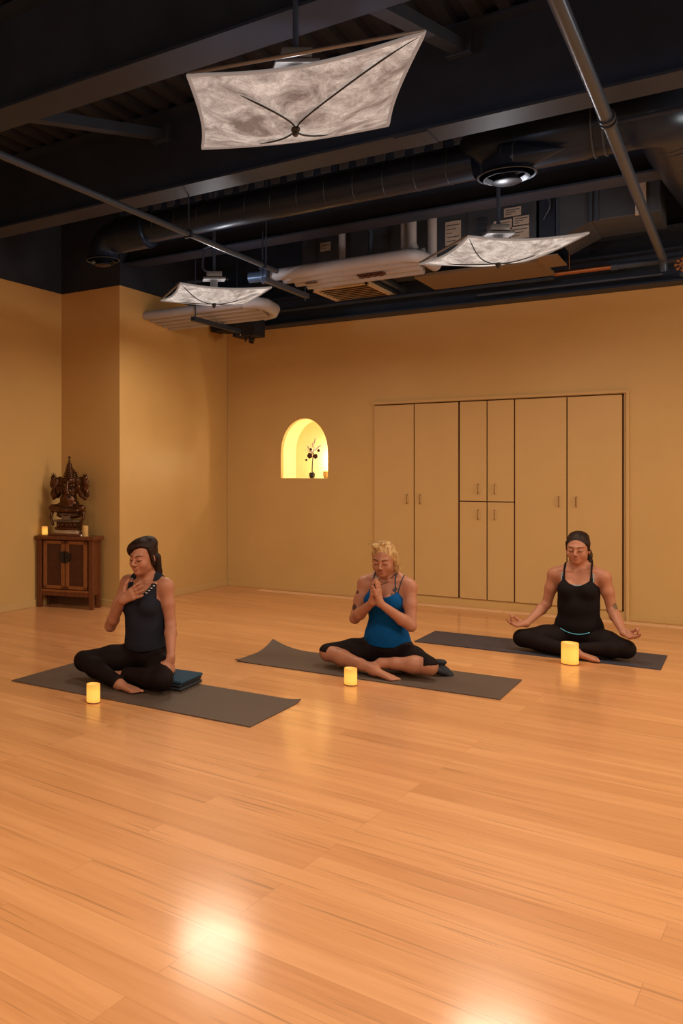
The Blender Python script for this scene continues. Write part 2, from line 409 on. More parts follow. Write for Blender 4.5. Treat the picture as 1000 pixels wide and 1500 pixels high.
# conduits along Y at z = 3.0
b = B(); tube(b, [(-3.315, YF+.1, 3.02), (-3.315, 6.66, 3.02)], .021)
o = obj('conduit', b, M['pipe'], smooth=40); tag(o, 'thin grey conduit running diagonally over the left side, in front of the duct', 'pipe')
b = B()
for y in (5.25, 6.4): tube(b, [(-3.315, y, 3.02), (-3.315, y, 3.3)], .006, 8)
split('hanger_rod', b, M['beam'], o); b = B()
for y in (5.25, 6.4): bx(b, -3.345, -3.285, y-.012, y+.012, 2.992, 3.05)
split('clamp', b, M['beam'], o)
b = B(); tube(b, [(-.575, YF+.1, 3.02), (-.585, 4.9, 3.02), (-.60, 8.09, 3.02)]+[(-.60, 8.12, 3.015), (-.60, 8.14, 2.99), (-.60, 8.15, 2.93)], .03, 16)
o = obj('conduit', b, M['pipe'], smooth=40); tag(o, 'thick grey conduit slanting down the upper right, reaching the ledge above the closets', 'pipe')
b = B()
for y in (4.72, 4.78): lathe(b, [(.036, -.012), (.04, -.006), (.04, .006), (.036, .012)], (0, 0, 0), 16)
b.transform(Matrix.Rotation(PI/2, 4, 'X')); 
b2 = B(); 
for y in (4.70, 4.76): tube(b2, [(-.582, y-.012, 3.02), (-.582, y+.012, 3.02)], .04, 16)
b.free(); split('coupling', b2, M['seam'], o, smooth=40)
# bar cross arm of the clamp
b = B(); tube(b, [(-.6, 5.02, 3.1), (-.25, 5.02, 3.1)], .012, 8); tube(b, [(-.25, 5.02, 3.1), (-.25, 5.1, 3.3)], .01, 8)
obj('clamp', b, M['beam'], o)

# ------------------------------------------------------------------ spiral duct with elbow and diffusers
DY, DZ, TZ = 5.92, 3.36, 3.43
def elbow(c, r0, a0, a1, axis_u, axis_v, n=10):
    return [V(c)+V(axis_u)*math.cos(a0+(a1-a0)*i/n)*r0+V(axis_v)*math.sin(a0+(a1-a0)*i/n)*r0 for i in range(n+1)]
dt = thing('air_duct', (-3, DY, DZ), 'long round black spiral air duct under the ceiling behind the second beam', 'duct')
b = B(); tube(b, [(-4.19, DY, DZ-.01), (-1.5, DY, DZ)], .122, 32); obj('duct_pipe', b, M['duct'], dt, smooth=40)
b = B()
x = -4.05
while x < -1.5:     # spiral seams
    pts = [(x+.02*math.sin(a)+.028*a/PI, DY+.1235*math.cos(a), DZ+.1235*math.sin(a)) for a in [2*PI*k/24 for k in range(25)]]
    tube(b, pts, .0028, 5); x += .215
split('spiral_seam', b, M['seam'], dt, smooth=True)
# left elbow turning down into a round diffuser
b = B(); tube(b, [(-4.12, DY, DZ-.02), (-4.14, DY, DZ-.02), (-4.42, DY, DZ-.02)], [.122, .15, .15], 32)
tube(b, [(-4.40, DY, DZ-.03), (-4.46, DY, DZ-.03)]+elbow((-4.48, DY, DZ-.17), .14, PI/2, PI, (1, 0, 0), (0, 0, 1))[1:]+[(-4.62, DY, 3.16)], .135, 32)
obj('elbow', b, M['duct'], dt, smooth=50)
b = B()
for x in (-4.13, -4.41): tube(b, [(x, DY, DZ-.02), (x-.012, DY, DZ-.02)], .154, 32)
tube(b, [(-4.14, DY, DZ-.01), (-4.11, DY, DZ-.01)], .13, 32)
split('collar', b, M['duct'], dt, smooth=40)
# fat trunk section to the right with take-off cone
b = B(); tube(b, [(-1.52, DY, DZ+.01), (-1.5, DY, DZ+.03), (-1.42, DY, TZ), (-.85, DY, TZ), (-.80, DY, TZ)], [.122, .15, .195, .195, .185], 32)
tube(b, [(-.80, DY, TZ), (-.66, DY, TZ)], .188, 32)
obj('trunk', b, M['duct'], dt, smooth=40)
b = B()
for x in (-.8, -.74): tube(b, [(x, DY, TZ), (x+.01, DY, TZ)], .199, 32)
split('collar', b, M['seam'], dt, smooth=40)
b = B(); tube(b, [(-1.30, DY-.20, DZ-.10), (-1.22, DY-.20, DZ-.10), (-1.2, DY-.20, DZ-.10), (-.93, DY-.17, DZ-.09)], [.10, .10, .1, .004], 24)
obj('take_off', b, M['duct'], dt, smooth=40)
b = B()
for x in (-1.28, -1.21): tube(b, [(x, DY-.20, DZ-.1), (x+.008, DY-.2, DZ-.1)], .104, 24)
split('collar', b, M['seam'], dt, smooth=40)
# right elbow and branch going away from the viewer
b = B()
pts = [(-.68, DY, TZ), (-.57, DY, TZ)]+[(-.57+.15*math.sin(a), DY+.15-.15*math.cos(a), TZ) for a in [PI/2*i/6 for i in range(1, 7)]]+[(-.395, 6.6, TZ), (-.26, 8.15, TZ)]
tube(b, pts, .19, 32)
obj('branch_pipe', b, M['duct'], dt, smooth=50)
b = B()
for y in (6.12, 6.2, 6.55, 6.95, 7.35, 7.75): 
    xx = -.415+(y-6.1)*.075; tube(b, [(xx, y, TZ), (xx, y+.008, TZ)], .1925, 32)
split('spiral_seam', b, M['seam'], dt, smooth=40)
b = B()
for x in (-3.6, -2.45, -1.7, -.9):
    tube(b, [(x, DY-.01, TZ+.0), (x, DY-.01, ZD)], .006, 8)
split('hanger_rod', b, M['beam'], dt)
def diffuser(c, r, label):
    t = thing('ceiling_diffuser', c, label, 'diffuser', 'round ceiling diffusers on the duct'); c = V(c)
    b = B(); lathe(b, [(r*.86, .10), (r*.86, .03), (r, .012), (r*1.02, .0), (r*.98, .0), (r*.8, .03), (r*.78, .08)], c, 40); obj('outer_ring', b, M['duct'], t, smooth=50)
    b = B(); lathe(b, [(r*1.0, .004), (r*1.04, .0), (r*1.0, -.004), (r*.96, 0), (r*1.0, .004)], c, 40); obj('rim', b, M['seam'], t, smooth=50)
    b = B(); lathe(b, [(r*.45, .05), (r*.78, -.012), (r*.80, -.018), (r*.76, -.018), (r*.42, .045)], c, 40); obj('middle_cone', b, M['duct'], t, smooth=50)
    b = B(); lathe(b, [(r*.2, .03), (r*.5, -.035), (r*.52, -.04), (r*.48, -.043), (.0001, -.043)], c, 40); obj('inner_cone', b, M['duct'], t, smooth=50)
    b = B(); tube(b, [c+V((0, 0, -.04)), c+V((0, 0, .09))], .012, 8); obj('center_post', b, M['beam'], t)
    return t
diffuser((-4.62, DY, 3.15), .14, 'round black ceiling diffuser under the elbow at the left end of the duct')
diffuser((-1.27, DY-.16, 3.17), .17, 'round ceiling diffuser with stepped rings at the right part of the duct')
# ladder-like strut channels above the duct
b = B(); 
bx(b, -4.2, -1.6, 5.50, 5.53, 3.70, 3.74)
tag(obj('strut_channel', b, M['beam']), 'long thin strut channel hung between beam and duct below the deck', 'channel')
b = B()
for x0, x1, y in ((-3.6, -2.4, 5.42),):
    tube(b, [(x0, y, 3.42), (x0+.05, y, 3.45), (x1, y, 3.44), (x1+.02, y, 3.47)], .008, 8)
    tube(b, [(x0+.02, y+.07, 3.42), (x1, y+.07, 3.44)], .006, 8)
    x = x0+.15
    while x < x1: tube(b, [(x, y, 3.442), (x+.03, y+.07, 3.435)], .006, 6); x += .2
tag(obj('cable_ladder', b, M['pipe']), 'thin bent cable ladder rods above the round duct', 'cable ladder')

# ------------------------------------------------------------------ equipment above the far side
uy = 7.45
eq = thing('air_handler', (-2, uy+.3, 3.1), 'dark grey sheet metal air handler casing behind the third beam with labels', 'air handler')
b = B(); bx(b, -3.45, -1.42, uy, uy+.7, 3.12, 3.78, .01); obj('casing', b, M['unit'], eq)
b = B(); 
for x in (-3.30, -2.98, -2.6, -1.95, -1.6): bx(b, x-.006, x+.006, uy-.008, uy, 3.13, 3.77)
split('casing_seam', b, M['seam'], eq)
def lbl(x0, x1, z0, z1, lines=5):
    b = B(); bx(b, x0, x1, uy-.012, uy-.009, z0, z1); l = obj('label', b, M['label'], eq)
    b = B(); n = lines; 
    for i in range(n):
        z = z1-(z1-z0)*(i+1)/(n+1); bx(b, x0+.012, x1-.012-(.03*((i*7) % 3)), uy-.0135, uy-.012, z-.003, z+.003)
    obj('print_line', b, M['unit'], l)
lbl(-2.13, -2.0, 3.22, 3.42); lbl(-3.26, -3.16, 3.34, 3.42, 2)
for z0, z1, x0, x1 in ((3.38, 3.45, -1.66, -1.53), (3.27, 3.36, -1.74, -1.60), (3.30, 3.37, -1.59, -1.47), (3.16, 3.26, -1.74, -1.62), (3.19, 3.29, -1.61, -1.47), (3.13, 3.17, -1.68, -1.46)): lbl(x0, x1, z0, z1, 3)
b = B()
for i in range(5): bx(b, -1.87, -1.79, uy-.02, uy, 3.2+i*.045, 3.222+i*.045)
split('vent_louver', b, M['beam'], eq)
# rectangular plenum with flared transition
eq2 = thing('plenum_duct', (-.8, uy+.3, 3.2), 'grey rectangular duct with flared end behind the right lamp rod', 'duct')
b = B(); bx(b, -1.03, -.57, uy+.02, uy+.6, 3.25, 3.74, .005); obj('duct_box', b, M['unit'], eq2)
b = B(); v = [b.verts.new(p) for p in [(-1.26, uy-.02, 3.14), (-1.26, uy-.02, 3.74), (-1.26, uy+.6, 3.74), (-1.26, uy+.6, 3.14), (-1.03, uy+.02, 3.25), (-1.03, uy+.02, 3.74), (-1.03, uy+.6, 3.74), (-1.03, uy+.6, 3.25)]]
for f_ in ((0, 1, 5, 4), (1, 2, 6, 5), (2, 3, 7, 6), (3, 0, 4, 7), (0, 3, 2, 1), (4, 5, 6, 7)): b.faces.new([v[i] for i in f_])
obj('transition', b, M['unit'], eq2)
b = B(); bx(b, -1.04, -1.02, uy, uy+.02, 3.24, 3.74); bx(b, -1.27, -1.25, uy-.035, uy-.02, 3.13, 3.74); bx(b, -1.0, -.98, uy, uy+.02, 3.24, 3.74)
split('flange', b, M['pipe'], eq2)
b = B(); bx(b, -.73, -.66, uy-.01, uy+.02, 3.24, 3.74); obj('strap', b, M['label'], eq2)
b = B(); bx(b, -1.4, -1.28, uy+.0, uy+.35, 3.14, 3.74, .005); tag(obj('junction_box', b, M['beam']), 'narrow black metal box between the labelled casing and flared duct', 'box')
b = B(); tube(b, sweep([(-1.37, uy-.03, 3.6), (-1.33, uy-.06, 3.5), (-1.31, uy-.06, 3.4), (-1.36, uy-.05, 3.3)]), .008, 8)
tag(obj('flexible_cable', b, M['pipe'], smooth=True), 'short flexible metal cable looping beside the stacked labels', 'cable')
# vertical insulated pipes
for x, r, y, l in ((-2.97, .030, 7.25, 'slim vertical white pipe farthest left above the pipe bundle'), (-2.42, .026, 7.25, 'slim vertical white pipe just left of the bundle elbow'), (-2.335, .038, 7.20, 'thick vertical white pipe right above the bundle elbow'), (-2.19, .038, 7.28, 'thick vertical white pipe between the bundle elbow and the big paper label')):
    b = B(); tube(b, [(x, y, 3.085), (x, y, 3.8)], r, 16)
    tag(obj('insulated_pipe', b, M['white_pipe'], smooth=40), l, 'pipe', 'vertical white insulated pipes')
b = B(); tube(b, [(-2.29, 7.30, 3.18), (-2.24, 7.34, 3.12), (-2.19, 7.36, 3.11)], .035, 14); tag(obj('pipe_fitting', b, M['white_pipe'], smooth=40), 'short white angled pipe fitting between two vertical pipes', 'pipe')
b = B(); v = [(-2.73, 7.2, 3.5), (-2.69, 7.2, 3.35), (-2.70, 7.2, 3.2), (-2.69, 7.2, 3.1)]; tube(b, v, [.028, .02, .018, .01], 6); tag(obj('hanging_strap', b, M['pipe']), 'crumpled grey strap hanging above the pipe bundle', 'strap')
# pipe bundles along X
def bundle(x0, x1, y0, n, z, label, uend=None, r=.052, dy=.14):
    t = thing('pipe_bundle', ((x0+x1)/2, y0, z), label, 'pipe bundle')
    for k in range(n):
        y = y0+k*dy; b = B(); e = x1-(.0 if k == 0 else 0)
        pts = [(x0+.05*k, y, z-.006*k), (e-.03*k, y, z-.006*k)]
        if uend == 'elbow' and k == 0:
            pts = [(x0, y, z), (e-.12, y, z)]+[(e-.12+.09*math.sin(a), y+.0+.3*(1-math.cos(a))*.3, z-.0+.0) for a in (.4, .9, 1.4)]+[(e, y+.22, z), (e, y+.45, z)]
        tube(b, pts, r, 16); obj('pipe', b, M['white_pipe'], t, smooth=40)
    return t
tB = bundle(-3.42, -2.15, 6.78, 4, 3.02, 'bundle of white insulated pipes on struts between the two farther lamps', 'elbow')
b = B(); tube(b, [(-2.19, 6.85, 3.02), (-2.2, 6.98, 3.05), (-2.23, 7.08, 3.1), (-2.3, 7.18, 3.12), (-2.335, 7.2, 3.2)], .045, 14); obj('riser_elbow', b, M['white_pipe'], tB, smooth=50)
b = B(); bx(b, -2.72, -2.50, 6.95, 7.05, 2.955, 2.965); bx(b, -3.2, -3.1, 6.98, 7.02, 2.955, 2.962); 
for i in range(4): ball(b, (-2.69+i*.055, 7.0, 2.95), .022, (1.4, 1, .7), 8)
split('exposed_fitting', b, M['cab_dark'], tB)
tA = thing('pipe_bundle', (-4.2, 7.2, 2.83), 'ribbed bundle of tan insulated pipes meeting the wall behind the left lamp', 'pipe bundle')
for k in range(5):
    b = B(); y = 7.0+k*.108; x1 = -3.80+ (.0, .06, .08, .06, 0)[k]
    tube(b, [(XC+.004, y, 2.86-.012*k), (x1, y, 2.86-.012*k)], .043, 16); obj('pipe', b, M['white_pipe'], tA, smooth=40)
b = B(); tube(b, [(-3.82, 7.0, 2.86), (-3.72, 7.03, 2.86), (-3.66, 7.12, 2.85), (-3.66, 7.3, 2.83), (-3.72, 7.39, 2.82), (-3.82, 7.42, 2.815)], .056, 16); obj('return_bend', b, M['white_pipe'], tA, smooth=50)
# support struts along Y
for (x, y0, y1, z, l) in ((-4.28, 6.85, 7.75, 2.745, 'dark strut carrying the ribbed pipe bundle behind the left lamp'), (-3.36, 6.5, 7.38, 2.93, 'dark strut carrying the left end of the white pipe bundle'), (-2.79, 7.45, 8.38, 3.09, 'thin dark strut above the slatted register')):
    b = B(); bx(b, x-.022, x+.022, y0, y1, z-.02, z+.02, .003); (tube(b, [(x, y0+.05, z), (x, y0+.05, 3.8)], .006, 8) if z < 3.05 else None); tube(b, [(x, y1-.05, z-.05), (x, y1-.05, 3.8)], .006, 8)
    tag(obj('support_strut', b, M['pipe'] if z > 2.9 else M['beam']), l, 'strut', 'support struts under the pipes')
b = B(); tube(b, [(-3.62, 6.74, 3.02), (-3.44, 6.76, 3.02)], .05, 16); tube(b, [(-3.5, 6.755, 3.02), (-3.47, 6.757, 3.02)], .07, 16); tube(b, [(-3.46, 6.76, 3.02), (-3.425, 6.76, 3.02)], .075, 16)
tag(obj('pipe_coupling', b, M['pipe'], smooth=40), 'grey metal coupling with bands at the left end of the white pipes', 'coupling')
# slatted register with plenum
rg = thing('ceiling_register', (-3.13, 7.97, 3.02), 'tan slatted air register with pale frame under the far ceiling', 'register')
b = B(); x0, x1, y0, y1, z = -3.42, -2.86, 7.58, 8.38, 3.02
bx(b, x0, x1, y0, y0+.035, z, z+.03); bx(b, x0, x1, y1-.035, y1, z, z+.03); bx(b, x0, x0+.03, y0, y1, z, z+.03); bx(b, x1-.03, x1, y0, y1, z, z+.03); obj('register_frame', b, M['frame_white'], rg)
b = B()
for i in range(9): box(b, (x0+.28, y0+.09+i*.078, z+.02), (.5, .05, .004), Euler((R(35), 0, 0)))
obj('register_slats', b, M['slat'], rg)
b = B(); bx(b, x0-.02, x1+.02, y0-.02, y1+.02, z+.035, z+.095); obj('plenum_box', b, M['beam'], rg)
# tan boards
b = B(); bx(b, -2.42, -1.40, 7.52, 8.12, 3.0, 3.03, .003); tag(obj('ceiling_board', b, M['panel']), 'large flat tan board hanging below the air handler, behind the right lamp', 'board')
b = B(); bx(b, -1.40, -1.24, 7.3, 7.72, 2.985, 2.995); tag(obj('ceiling_board', b, M['panel']), 'small tan board beside the right tip of the right lamp', 'board')
# copper pipe, its grey continuation and the long sprinkler line
b = B(); tube(b, [(-1.42, 8.2, 3.03), (-.98, 8.2, 3.03)], .022, 14); tube(b, [(-1.3, 8.2, 3.03), (-1.3, 8.19, 3.86)], .005, 6); tag(obj('copper_pipe', b, M['copper'], smooth=40), 'bare orange copper pipe section above the closets at the right', 'pipe')
b = B(); tube(b, [(-.98, 8.2, 3.03), (-.93, 8.2, 3.03)], .03, 14); tube(b, [(-.93, 8.2, 3.03), (XR-.3, 8.2, 3.03)], .026, 14); tag(obj('steel_pipe', b, M['pipe'], smooth=40), 'grey steel pipe continuing the copper pipe toward the right edge', 'pipe')
b = B(); tube(b, [(XC+.3, 8.2, 3.0), (-1.42, 8.2, 3.0)], .02, 12); tag(obj('steel_pipe', b, M['beam'], smooth=40), 'long dark pipe running above the back wall left of the copper pipe', 'pipe')
b = B(); tube(b, [(-2.1, 8.36, 2.955), (-.62, 8.36, 2.955)], .012, 10); tag(obj('steel_pipe', b, M['pipe'], smooth=40), 'thin grey rod lying just above the ledge over the closets', 'pipe')
vv = thing('valve', (-.47, 8.15, 2.9), 'small orange round valve handle hanging at the right edge above the wall', 'valve')
b = B()
for k in range(8):
    a = 2*PI*k/8; ball(b, (-.47+.045*math.cos(a), 8.12, 2.965+.045*math.sin(a)), .014, seg=8); tube(b, [(-.47, 8.12, 2.965), (-.47+.045*math.cos(a), 8.12, 2.965+.045*math.sin(a))], .006, 6)
obj('handle_wheel', b, M['valve'], vv, smooth=True)
b = B(); tube(b, [(-.47, 8.13, 2.965), (-.47, 8.2, 2.965)], .014, 8); tube(b, [(-.47, 8.2, 2.9), (-.47, 8.2, 3.02)], .022, 10); ball(b, (-.47, 8.2, 2.91), .03, seg=10); obj('valve_body', b, M['pipe'], vv, smooth=True)
# black box and camera on the corner of the ledge
t = thing('mounting_box', (-4.5, 8.3, 2.85), 'black box hanging in the back left corner below the ceiling', 'box')
b = B(); bx(b, -4.9, -4.4, 8.225, 8.415, 2.86, 3.15, .006); bx(b, -4.57, -4.30, 8.12, 8.36, 2.76, 2.98, .006); obj('housing', b, M['ceil'], t)
b = B(); tube(b, [(-4.40, 8.2, 2.76), (-4.40, 8.2, 2.70), (-4.36, 8.2, 2.69)], .014, 8); tube(b, [(-4.45, 8.2, 2.76), (-4.45, 8.2, 2.71)], .01, 8); ball(b, (-4.36, 8.19, 2.72), .022, seg=10); obj('bracket', b, M['black_iron'], t)
b = B(); ball(b, (-4.47, 8.118, 2.775), .01, seg=8); obj('indicator', b, M['label'], t)
# small far rod on left
b = B(); tube(b, [(-4.75, 7.3, 3.22), (-4.15, 7.3, 3.18)], .012, 8); tag(obj('thin_rod', b, M['pipe']), 'short thin rod high above the alcove corner', 'rod')

# ------------------------------------------------------------------ paper lamps
def lamp(cor, pm, belly, ctr, zb, label, power, hook=False):
    A0, B0, C0, D0 = [V(p) for p in cor]; ctr = V((*ctr, 0)); cxy = (A0+B0+C0+D0)/4
    t = thing('pendant_lamp', (cxy.x, cxy.y, zb), label, 'lamp', 'stretched paper pendant lamps')
    n = 22; b = B()
    def P(u, v, o=0.):
        # edges sag inwards, centre sags down
        iu = .5+(u-.5)*(1-.07*math.sin(PI*v)); iv = .5+(v-.5)*(1-.07*math.sin(PI*u))
        p = (A0*(1-iu)+B0*iu)*(1-iv)+(D0*(1-iu)+C0*iu)*iv
        q = math.sin(PI*u)**.8*math.sin(PI*v)**.8 if 0 < u < 1 and 0 < v < 1 else 0
        e = (math.sin(PI*u) if v in (0, 1) else 0)+(math.sin(PI*v) if u in (0, 1) else 0)
        w = max(math.sin(PI*u)*.30, math.sin(PI*v)*.30)
        return p+V((0, 0, -belly*max(q, 0)*.75-belly*w*.85*(1-q*.25)+o))
    for o_, flip in ((0, False), (.003, True)):
        g = [[b.verts.new(P(i/n, j/n, o_)) for i in range(n+1)] for j in range(n+1)]
        for j in range(n):
            for i in range(n): b.faces.new((g[j][i], g[j][i+1], g[j+1][i+1], g[j+1][i]))
    obj('paper_shade', b, M[pm], t, smooth=True)
    b = B(); ring = [P(i/n, 0) for i in range(n)]+[P(1, i/n) for i in range(n)]+[P(1-i/n, 1) for i in range(n)]+[P(0, 1-i/n) for i in range(n+1)]
    tube(b, ring, .008, 8); obj('edge_binding', b, M['paper_edge'], t, smooth=True)
    # near edge rod
    b = B(); tube(b, [P(0, 0)+V((0, 0, .006)), P(1, 0)+V((0, 0, .006))], .008, 8); obj('tension_rod', b, M['lamp_metal'], t, smooth=True)
    # crossing wires below the paper and knot
    b = B(); k = P(.5, .5)-V((0, 0, .012))
    for (u, v, e_) in ((0, 0, .62), (1, 0, .97), (1, 1, .45), (0, 1, .45)):
        pts = []
        for i in range(15):
            s = e_*i/14; pts.append(P(.5+(u-.5)*s**1.25, .5+(v-.5)*s**.72)-V((0, 0, .006)))
        tube(b, pts, [.0038]*12+[.003, .002, .001], 6)
    obj('wire', b, M['wire'], t, smooth=True)
    b = B(); ball(b, k+V((0, 0, .004)), .02, (1, 1, .8), 10); ball(b, k+V((.0, 0, -.014)), .014, (1, 1, 1), 10); ball(b, k+V((0, 0, .018)), .016, (1, 1, 1), 10); obj('knot', b, M['wire'], t, smooth=True)
    # fixture above the sheet
    b = B(); c = V((cxy.x, cxy.y, zb)); box(b, c, (.13, .08, .045), Euler((0, 0, YAW)), .008); box(b, c+V((0, 0, -.04)), (.19, .10, .02), Euler((0, 0, YAW)), .004); tube(b, [c+V((0, 0, -.05)), c+V((0, 0, -.13))], [.03, .035], 16)
    obj('lamp_holder', b, M['lamp_metal'], t, smooth=40)
    b = B(); tube(b, [c+V((0, 0, .02)), (c.x, c.y, ZD-.01)], .013, 12)
    if hook: tube(b, sweep([c+V((-.02, 0, .03)), c+V((-.09, 0, .05)), c+V((-.11, 0, .1)), c+V((-.10, 0, .2)), c+V((-.10, 0, .235)), c+V((0, 0, .25))], 6), .010, 10)
    obj('stem_rod', b, M['pipe'], t, smooth=40)
    l = bpy.data.lights.new('lamp_light', 'AREA'); l.shape = 'DISK'; l.size = .62; l.energy = power; l.color = LCOL; l.spread = R(170)
    lo = bpy.data.objects.new('lamp_light', l); C.objects.link(lo); lo.parent = t; lo.location = (0, 0, P(.5, .5).z-zb-.035)
    l = bpy.data.lights.new('lamp_bulb', 'POINT'); l.energy = 8; l.color = (1, .95, .93); l.shadow_soft_size = .035
    lo = bpy.data.objects.new('lamp_bulb', l); C.objects.link(lo); lo.parent = t; lo.location = (0, 0, -.15)
    return t
LCOL = (1., .83, .64)
z1 = 2.9
lamp([(-1.852, 2.928, z1), (-.973, 3.145, z1), (-1.37, 3.886, z1), (-2.212, 3.629, z1)], 'paper', .125, (0, 0), 3.09, 'large mottled paper lamp nearest the viewer, black wires knotted under it', 26)
z1 = 2.84
lamp([(-2.003, 6.36, z1), (-1.515, 5.81, z1), (-.868, 6.18, z1), (-1.36, 6.73, z1)], 'paper_bright', .10, (0, 0), 2.985, 'white paper lamp on the right, hanging in front of the labels', 26)
z1 = 2.81
lamp([(-4.226, 6.243, z1), (-3.721, 5.769, z1), (-3.201, 6.33, z1), (-3.71, 6.80, z1)], 'paper_bright', .085, (0, 0), 2.975, 'small looking white paper lamp on the left, beside the alcove wall', 26, True)

# unseen lights added beyond the frame to brighten the room
def extra(x, y, z, p, s=.5, col=None, rot=None):
    if z > 2.8 and rot is None:
        q = bpy.data.lights.new('unseen_fill', 'POINT'); q.energy = 9; q.color = (1, .95, .93); q.shadow_soft_size = .1
        qo = bpy.data.objects.new('unseen_fill', q); C.objects.link(qo); qo.location = (x, y, z+.08)
    l = bpy.data.lights.new('unseen_light', 'AREA'); l.shape = 'SQUARE'; l.size = s; l.energy = p; l.color = col or LCOL
    o = bpy.data.objects.new('unseen_light', l); C.objects.link(o); o.location = (x, y, z)
    if rot: o.rotation_euler = rot
    return o

# ------------------------------------------------------------------ closets
fy = YB-.004
def handle(x, z, parent, s=1):
    b = B(); tube(b, sweep([(x, fy-.012, z-.045), (x, fy-.033, z-.038), (x, fy-.035, z), (x, fy-.033, z+.038), (x, fy-.012, z+.045)], 5), .0045, 8)
    obj('handle', b, M['handle'], parent, smooth=True)
M['handle'] = mat('brass_pull', (.30, .17, .07), .35, metal=.6)
def closet(x0, x1, doors, label, name='closet_cabinet'):
    z0 = min(d[2] for d in doors)-.003; z1 = max(d[3] for d in doors)+.003
    t = thing(name, ((x0+x1)/2, YB, z0), label, 'closet', 'built-in closets along the back wall')
    b = B(); y0, y1 = YB+.012, YB+.55
    bx(b, x0, x0+.015, y0, y1, z0, z1); bx(b, x1-.015, x1, y0, y1, z0, z1); bx(b, x0, x1, y1, y1+.015, z0, z1); bx(b, x0, x1, y0, y1, z0, z0+.015); bx(b, x0, x1, y0, y1, z1-.015, z1)
    obj('cabinet_body', b, M['gap'], t)
    for (dx0, dx1, dz0, dz1, hx, hz) in doors:
        b = B(); bx(b, dx0, dx1, YB-.016, YB+.006, dz0, dz1, .002)
        d = obj('cabinet_door', b, M['door'], t); handle(hx, hz, d)
g = .0045
closet(-3.19, -2.3375, [(-3.19+g, -2.775-g, .08, 1.985, -2.843, 1.033), (-2.775+g, -2.3425-g, .08, 1.985, -2.713, 1.033)], 'tall two-door closet painted ochre, leftmost, behind the woman in blue')
closet(-2.335, -1.8335, [(-2.335+g, -2.078-g, 1.02+g, 1.985, -2.157, 1.142), (-2.078+g, -1.8335-g, 1.02+g, 1.985, -2.007, 1.142)], 'upper pair of short closet doors in the middle of the back wall')
closet(-2.335, -1.8335, [(-2.335+g, -2.078-g, .08, 1.02-g, -2.157, .895), (-2.078+g, -1.8335-g, .08, 1.02-g, -2.007, .895)], 'lower pair of closet doors in the middle of the back wall')
closet(-1.831, -.94, [(-1.831+g, -1.386-g, .08, 1.985, -1.452, 1.033), (-1.386+g, -.943-g, .08, 1.985, -1.31, 1.033)], 'tall two-door closet painted ochre, rightmost, behind the woman in black')

# ------------------------------------------------------------------ altar cabinet (turned a little towards the room)
ct = thing('altar_cabinet', (-5.345, 6.255, 0), 'small dark carved wooden altar cabinet with black round lock plate in the alcove corner', 'cabinet', rz=R(14))
def lb(name, m, parent, *boxes, bev=.003):
    b = B()
    for q in boxes: bx(b, *q, bev)
    return obj(name, b, m, parent, local=True)
W_ = .295
lb('top', M['cab_wood'], ct, (-.318, .318, -.02, .215, .655, .69), bev=.008)
for (x0, x1) in ((-W_, -W_+.045), (W_-.045, W_)):
    for (y0, y1) in ((0, .04), (.16, .20)): lb('leg', M['cab_wood'], ct, (x0, x1, y0, y1, 0, .655), bev=.005)
lb('cabinet_body', M['cab_wood'], ct, (-.25, .25, .025, .19, .16, .65))
lb('side_panel', M['cab_wood'], ct, (-.285, -.27, .03, .17, .13, .655)); lb('side_panel', M['cab_wood'], ct, (.27, .285, .03, .17, .13, .655))
lb('bottom_rail', M['cab_edge'], ct, (-.25, .25, .004, .03, .155, .175)); 
lb('apron', M['cab_wood'], ct, (-.25, .25, .008, .03, .115, .155)); lb('stretcher', M['cab_dark'], ct, (-.25, .25, .16, .18, .02, .12))
for s in (-1, 1):
    x0, x1 = (-.232, -.004) if s < 0 else (.004, .232)
    b = B(); f_ = .038
    bx(b, x0, x0+f_, .004, .026, .185, .645, .003); bx(b, x1-f_, x1, .004, .026, .185, .645, .003); bx(b, x0, x1, .004, .026, .185, .185+f_*.8, .003); bx(b, x0, x1, .004, .026, .645-f_*.8, .645, .003)
    d = obj('door', b, M['cab_edge'], ct, local=True)
    b = B(); bx(b, x0+f_, x1-f_, .012, .024, .2, .63); obj('door_panel', b, M['cab_dark'], d, local=True)
    b = B(); n = 20; 
    vs = [b.verts.new((s*.003, .001, .49+.0))]
    ring = []
    for i in range(n+1):
        a = -PI/2+PI*i/n; ring.append((s*(.004+.056*math.cos(a)), .49+.058*math.sin(a)))
    b.free(); b = B(); fr = [b.verts.new((x, -.004, z)) for x, z in ring]; bk = [b.verts.new((x, .004, z)) for x, z in ring]
    b.faces.new(fr); b.faces.new(bk[::-1])
    for i in range(len(ring)): j = (i+1) % len(ring); b.faces.new((fr[i], fr[j], bk[j], bk[i]))
    obj('lock_plate', b, M['black_iron'], d, local=True)
    b = B(); tube(b, [(s*.014, -.012, .47), (s*.014, -.012, .505)], .006, 8); obj('pull', b, M['black_iron'], d, local=True)
bm_ = lambda x, y, z: ct.matrix_world @ V((x, y, z))
p = bm_(.16, .03, .70); b = B(); ball(b, p, .010, seg=10); tag(obj('white_bead', b, M['petal'], smooth=True), 'tiny white bead on the front right edge of the altar cabinet top', 'bead')
# tray/cloth beneath the statue
b = B(); box(b, bm_(-.015, .11, .700), (.34, .19, .02), Euler((0, 0, R(14))), .006); tag(obj('altar_board', b, M['cab_wood']), 'thin brown board lying on the altar cabinet under the statue', 'board')
b = B(); box(b, bm_(-.0, .085, .724), (.235, .12, .028), Euler((0, 0, R(14))), .008); box(b, bm_(.0, .085, .742), (.225, .115, .008), Euler((0, 0, R(12))), .003)
tag(obj('folded_cloth', b, M['cloth'], smooth=40), 'pale folded cloth under the statue pedestal', 'cloth')

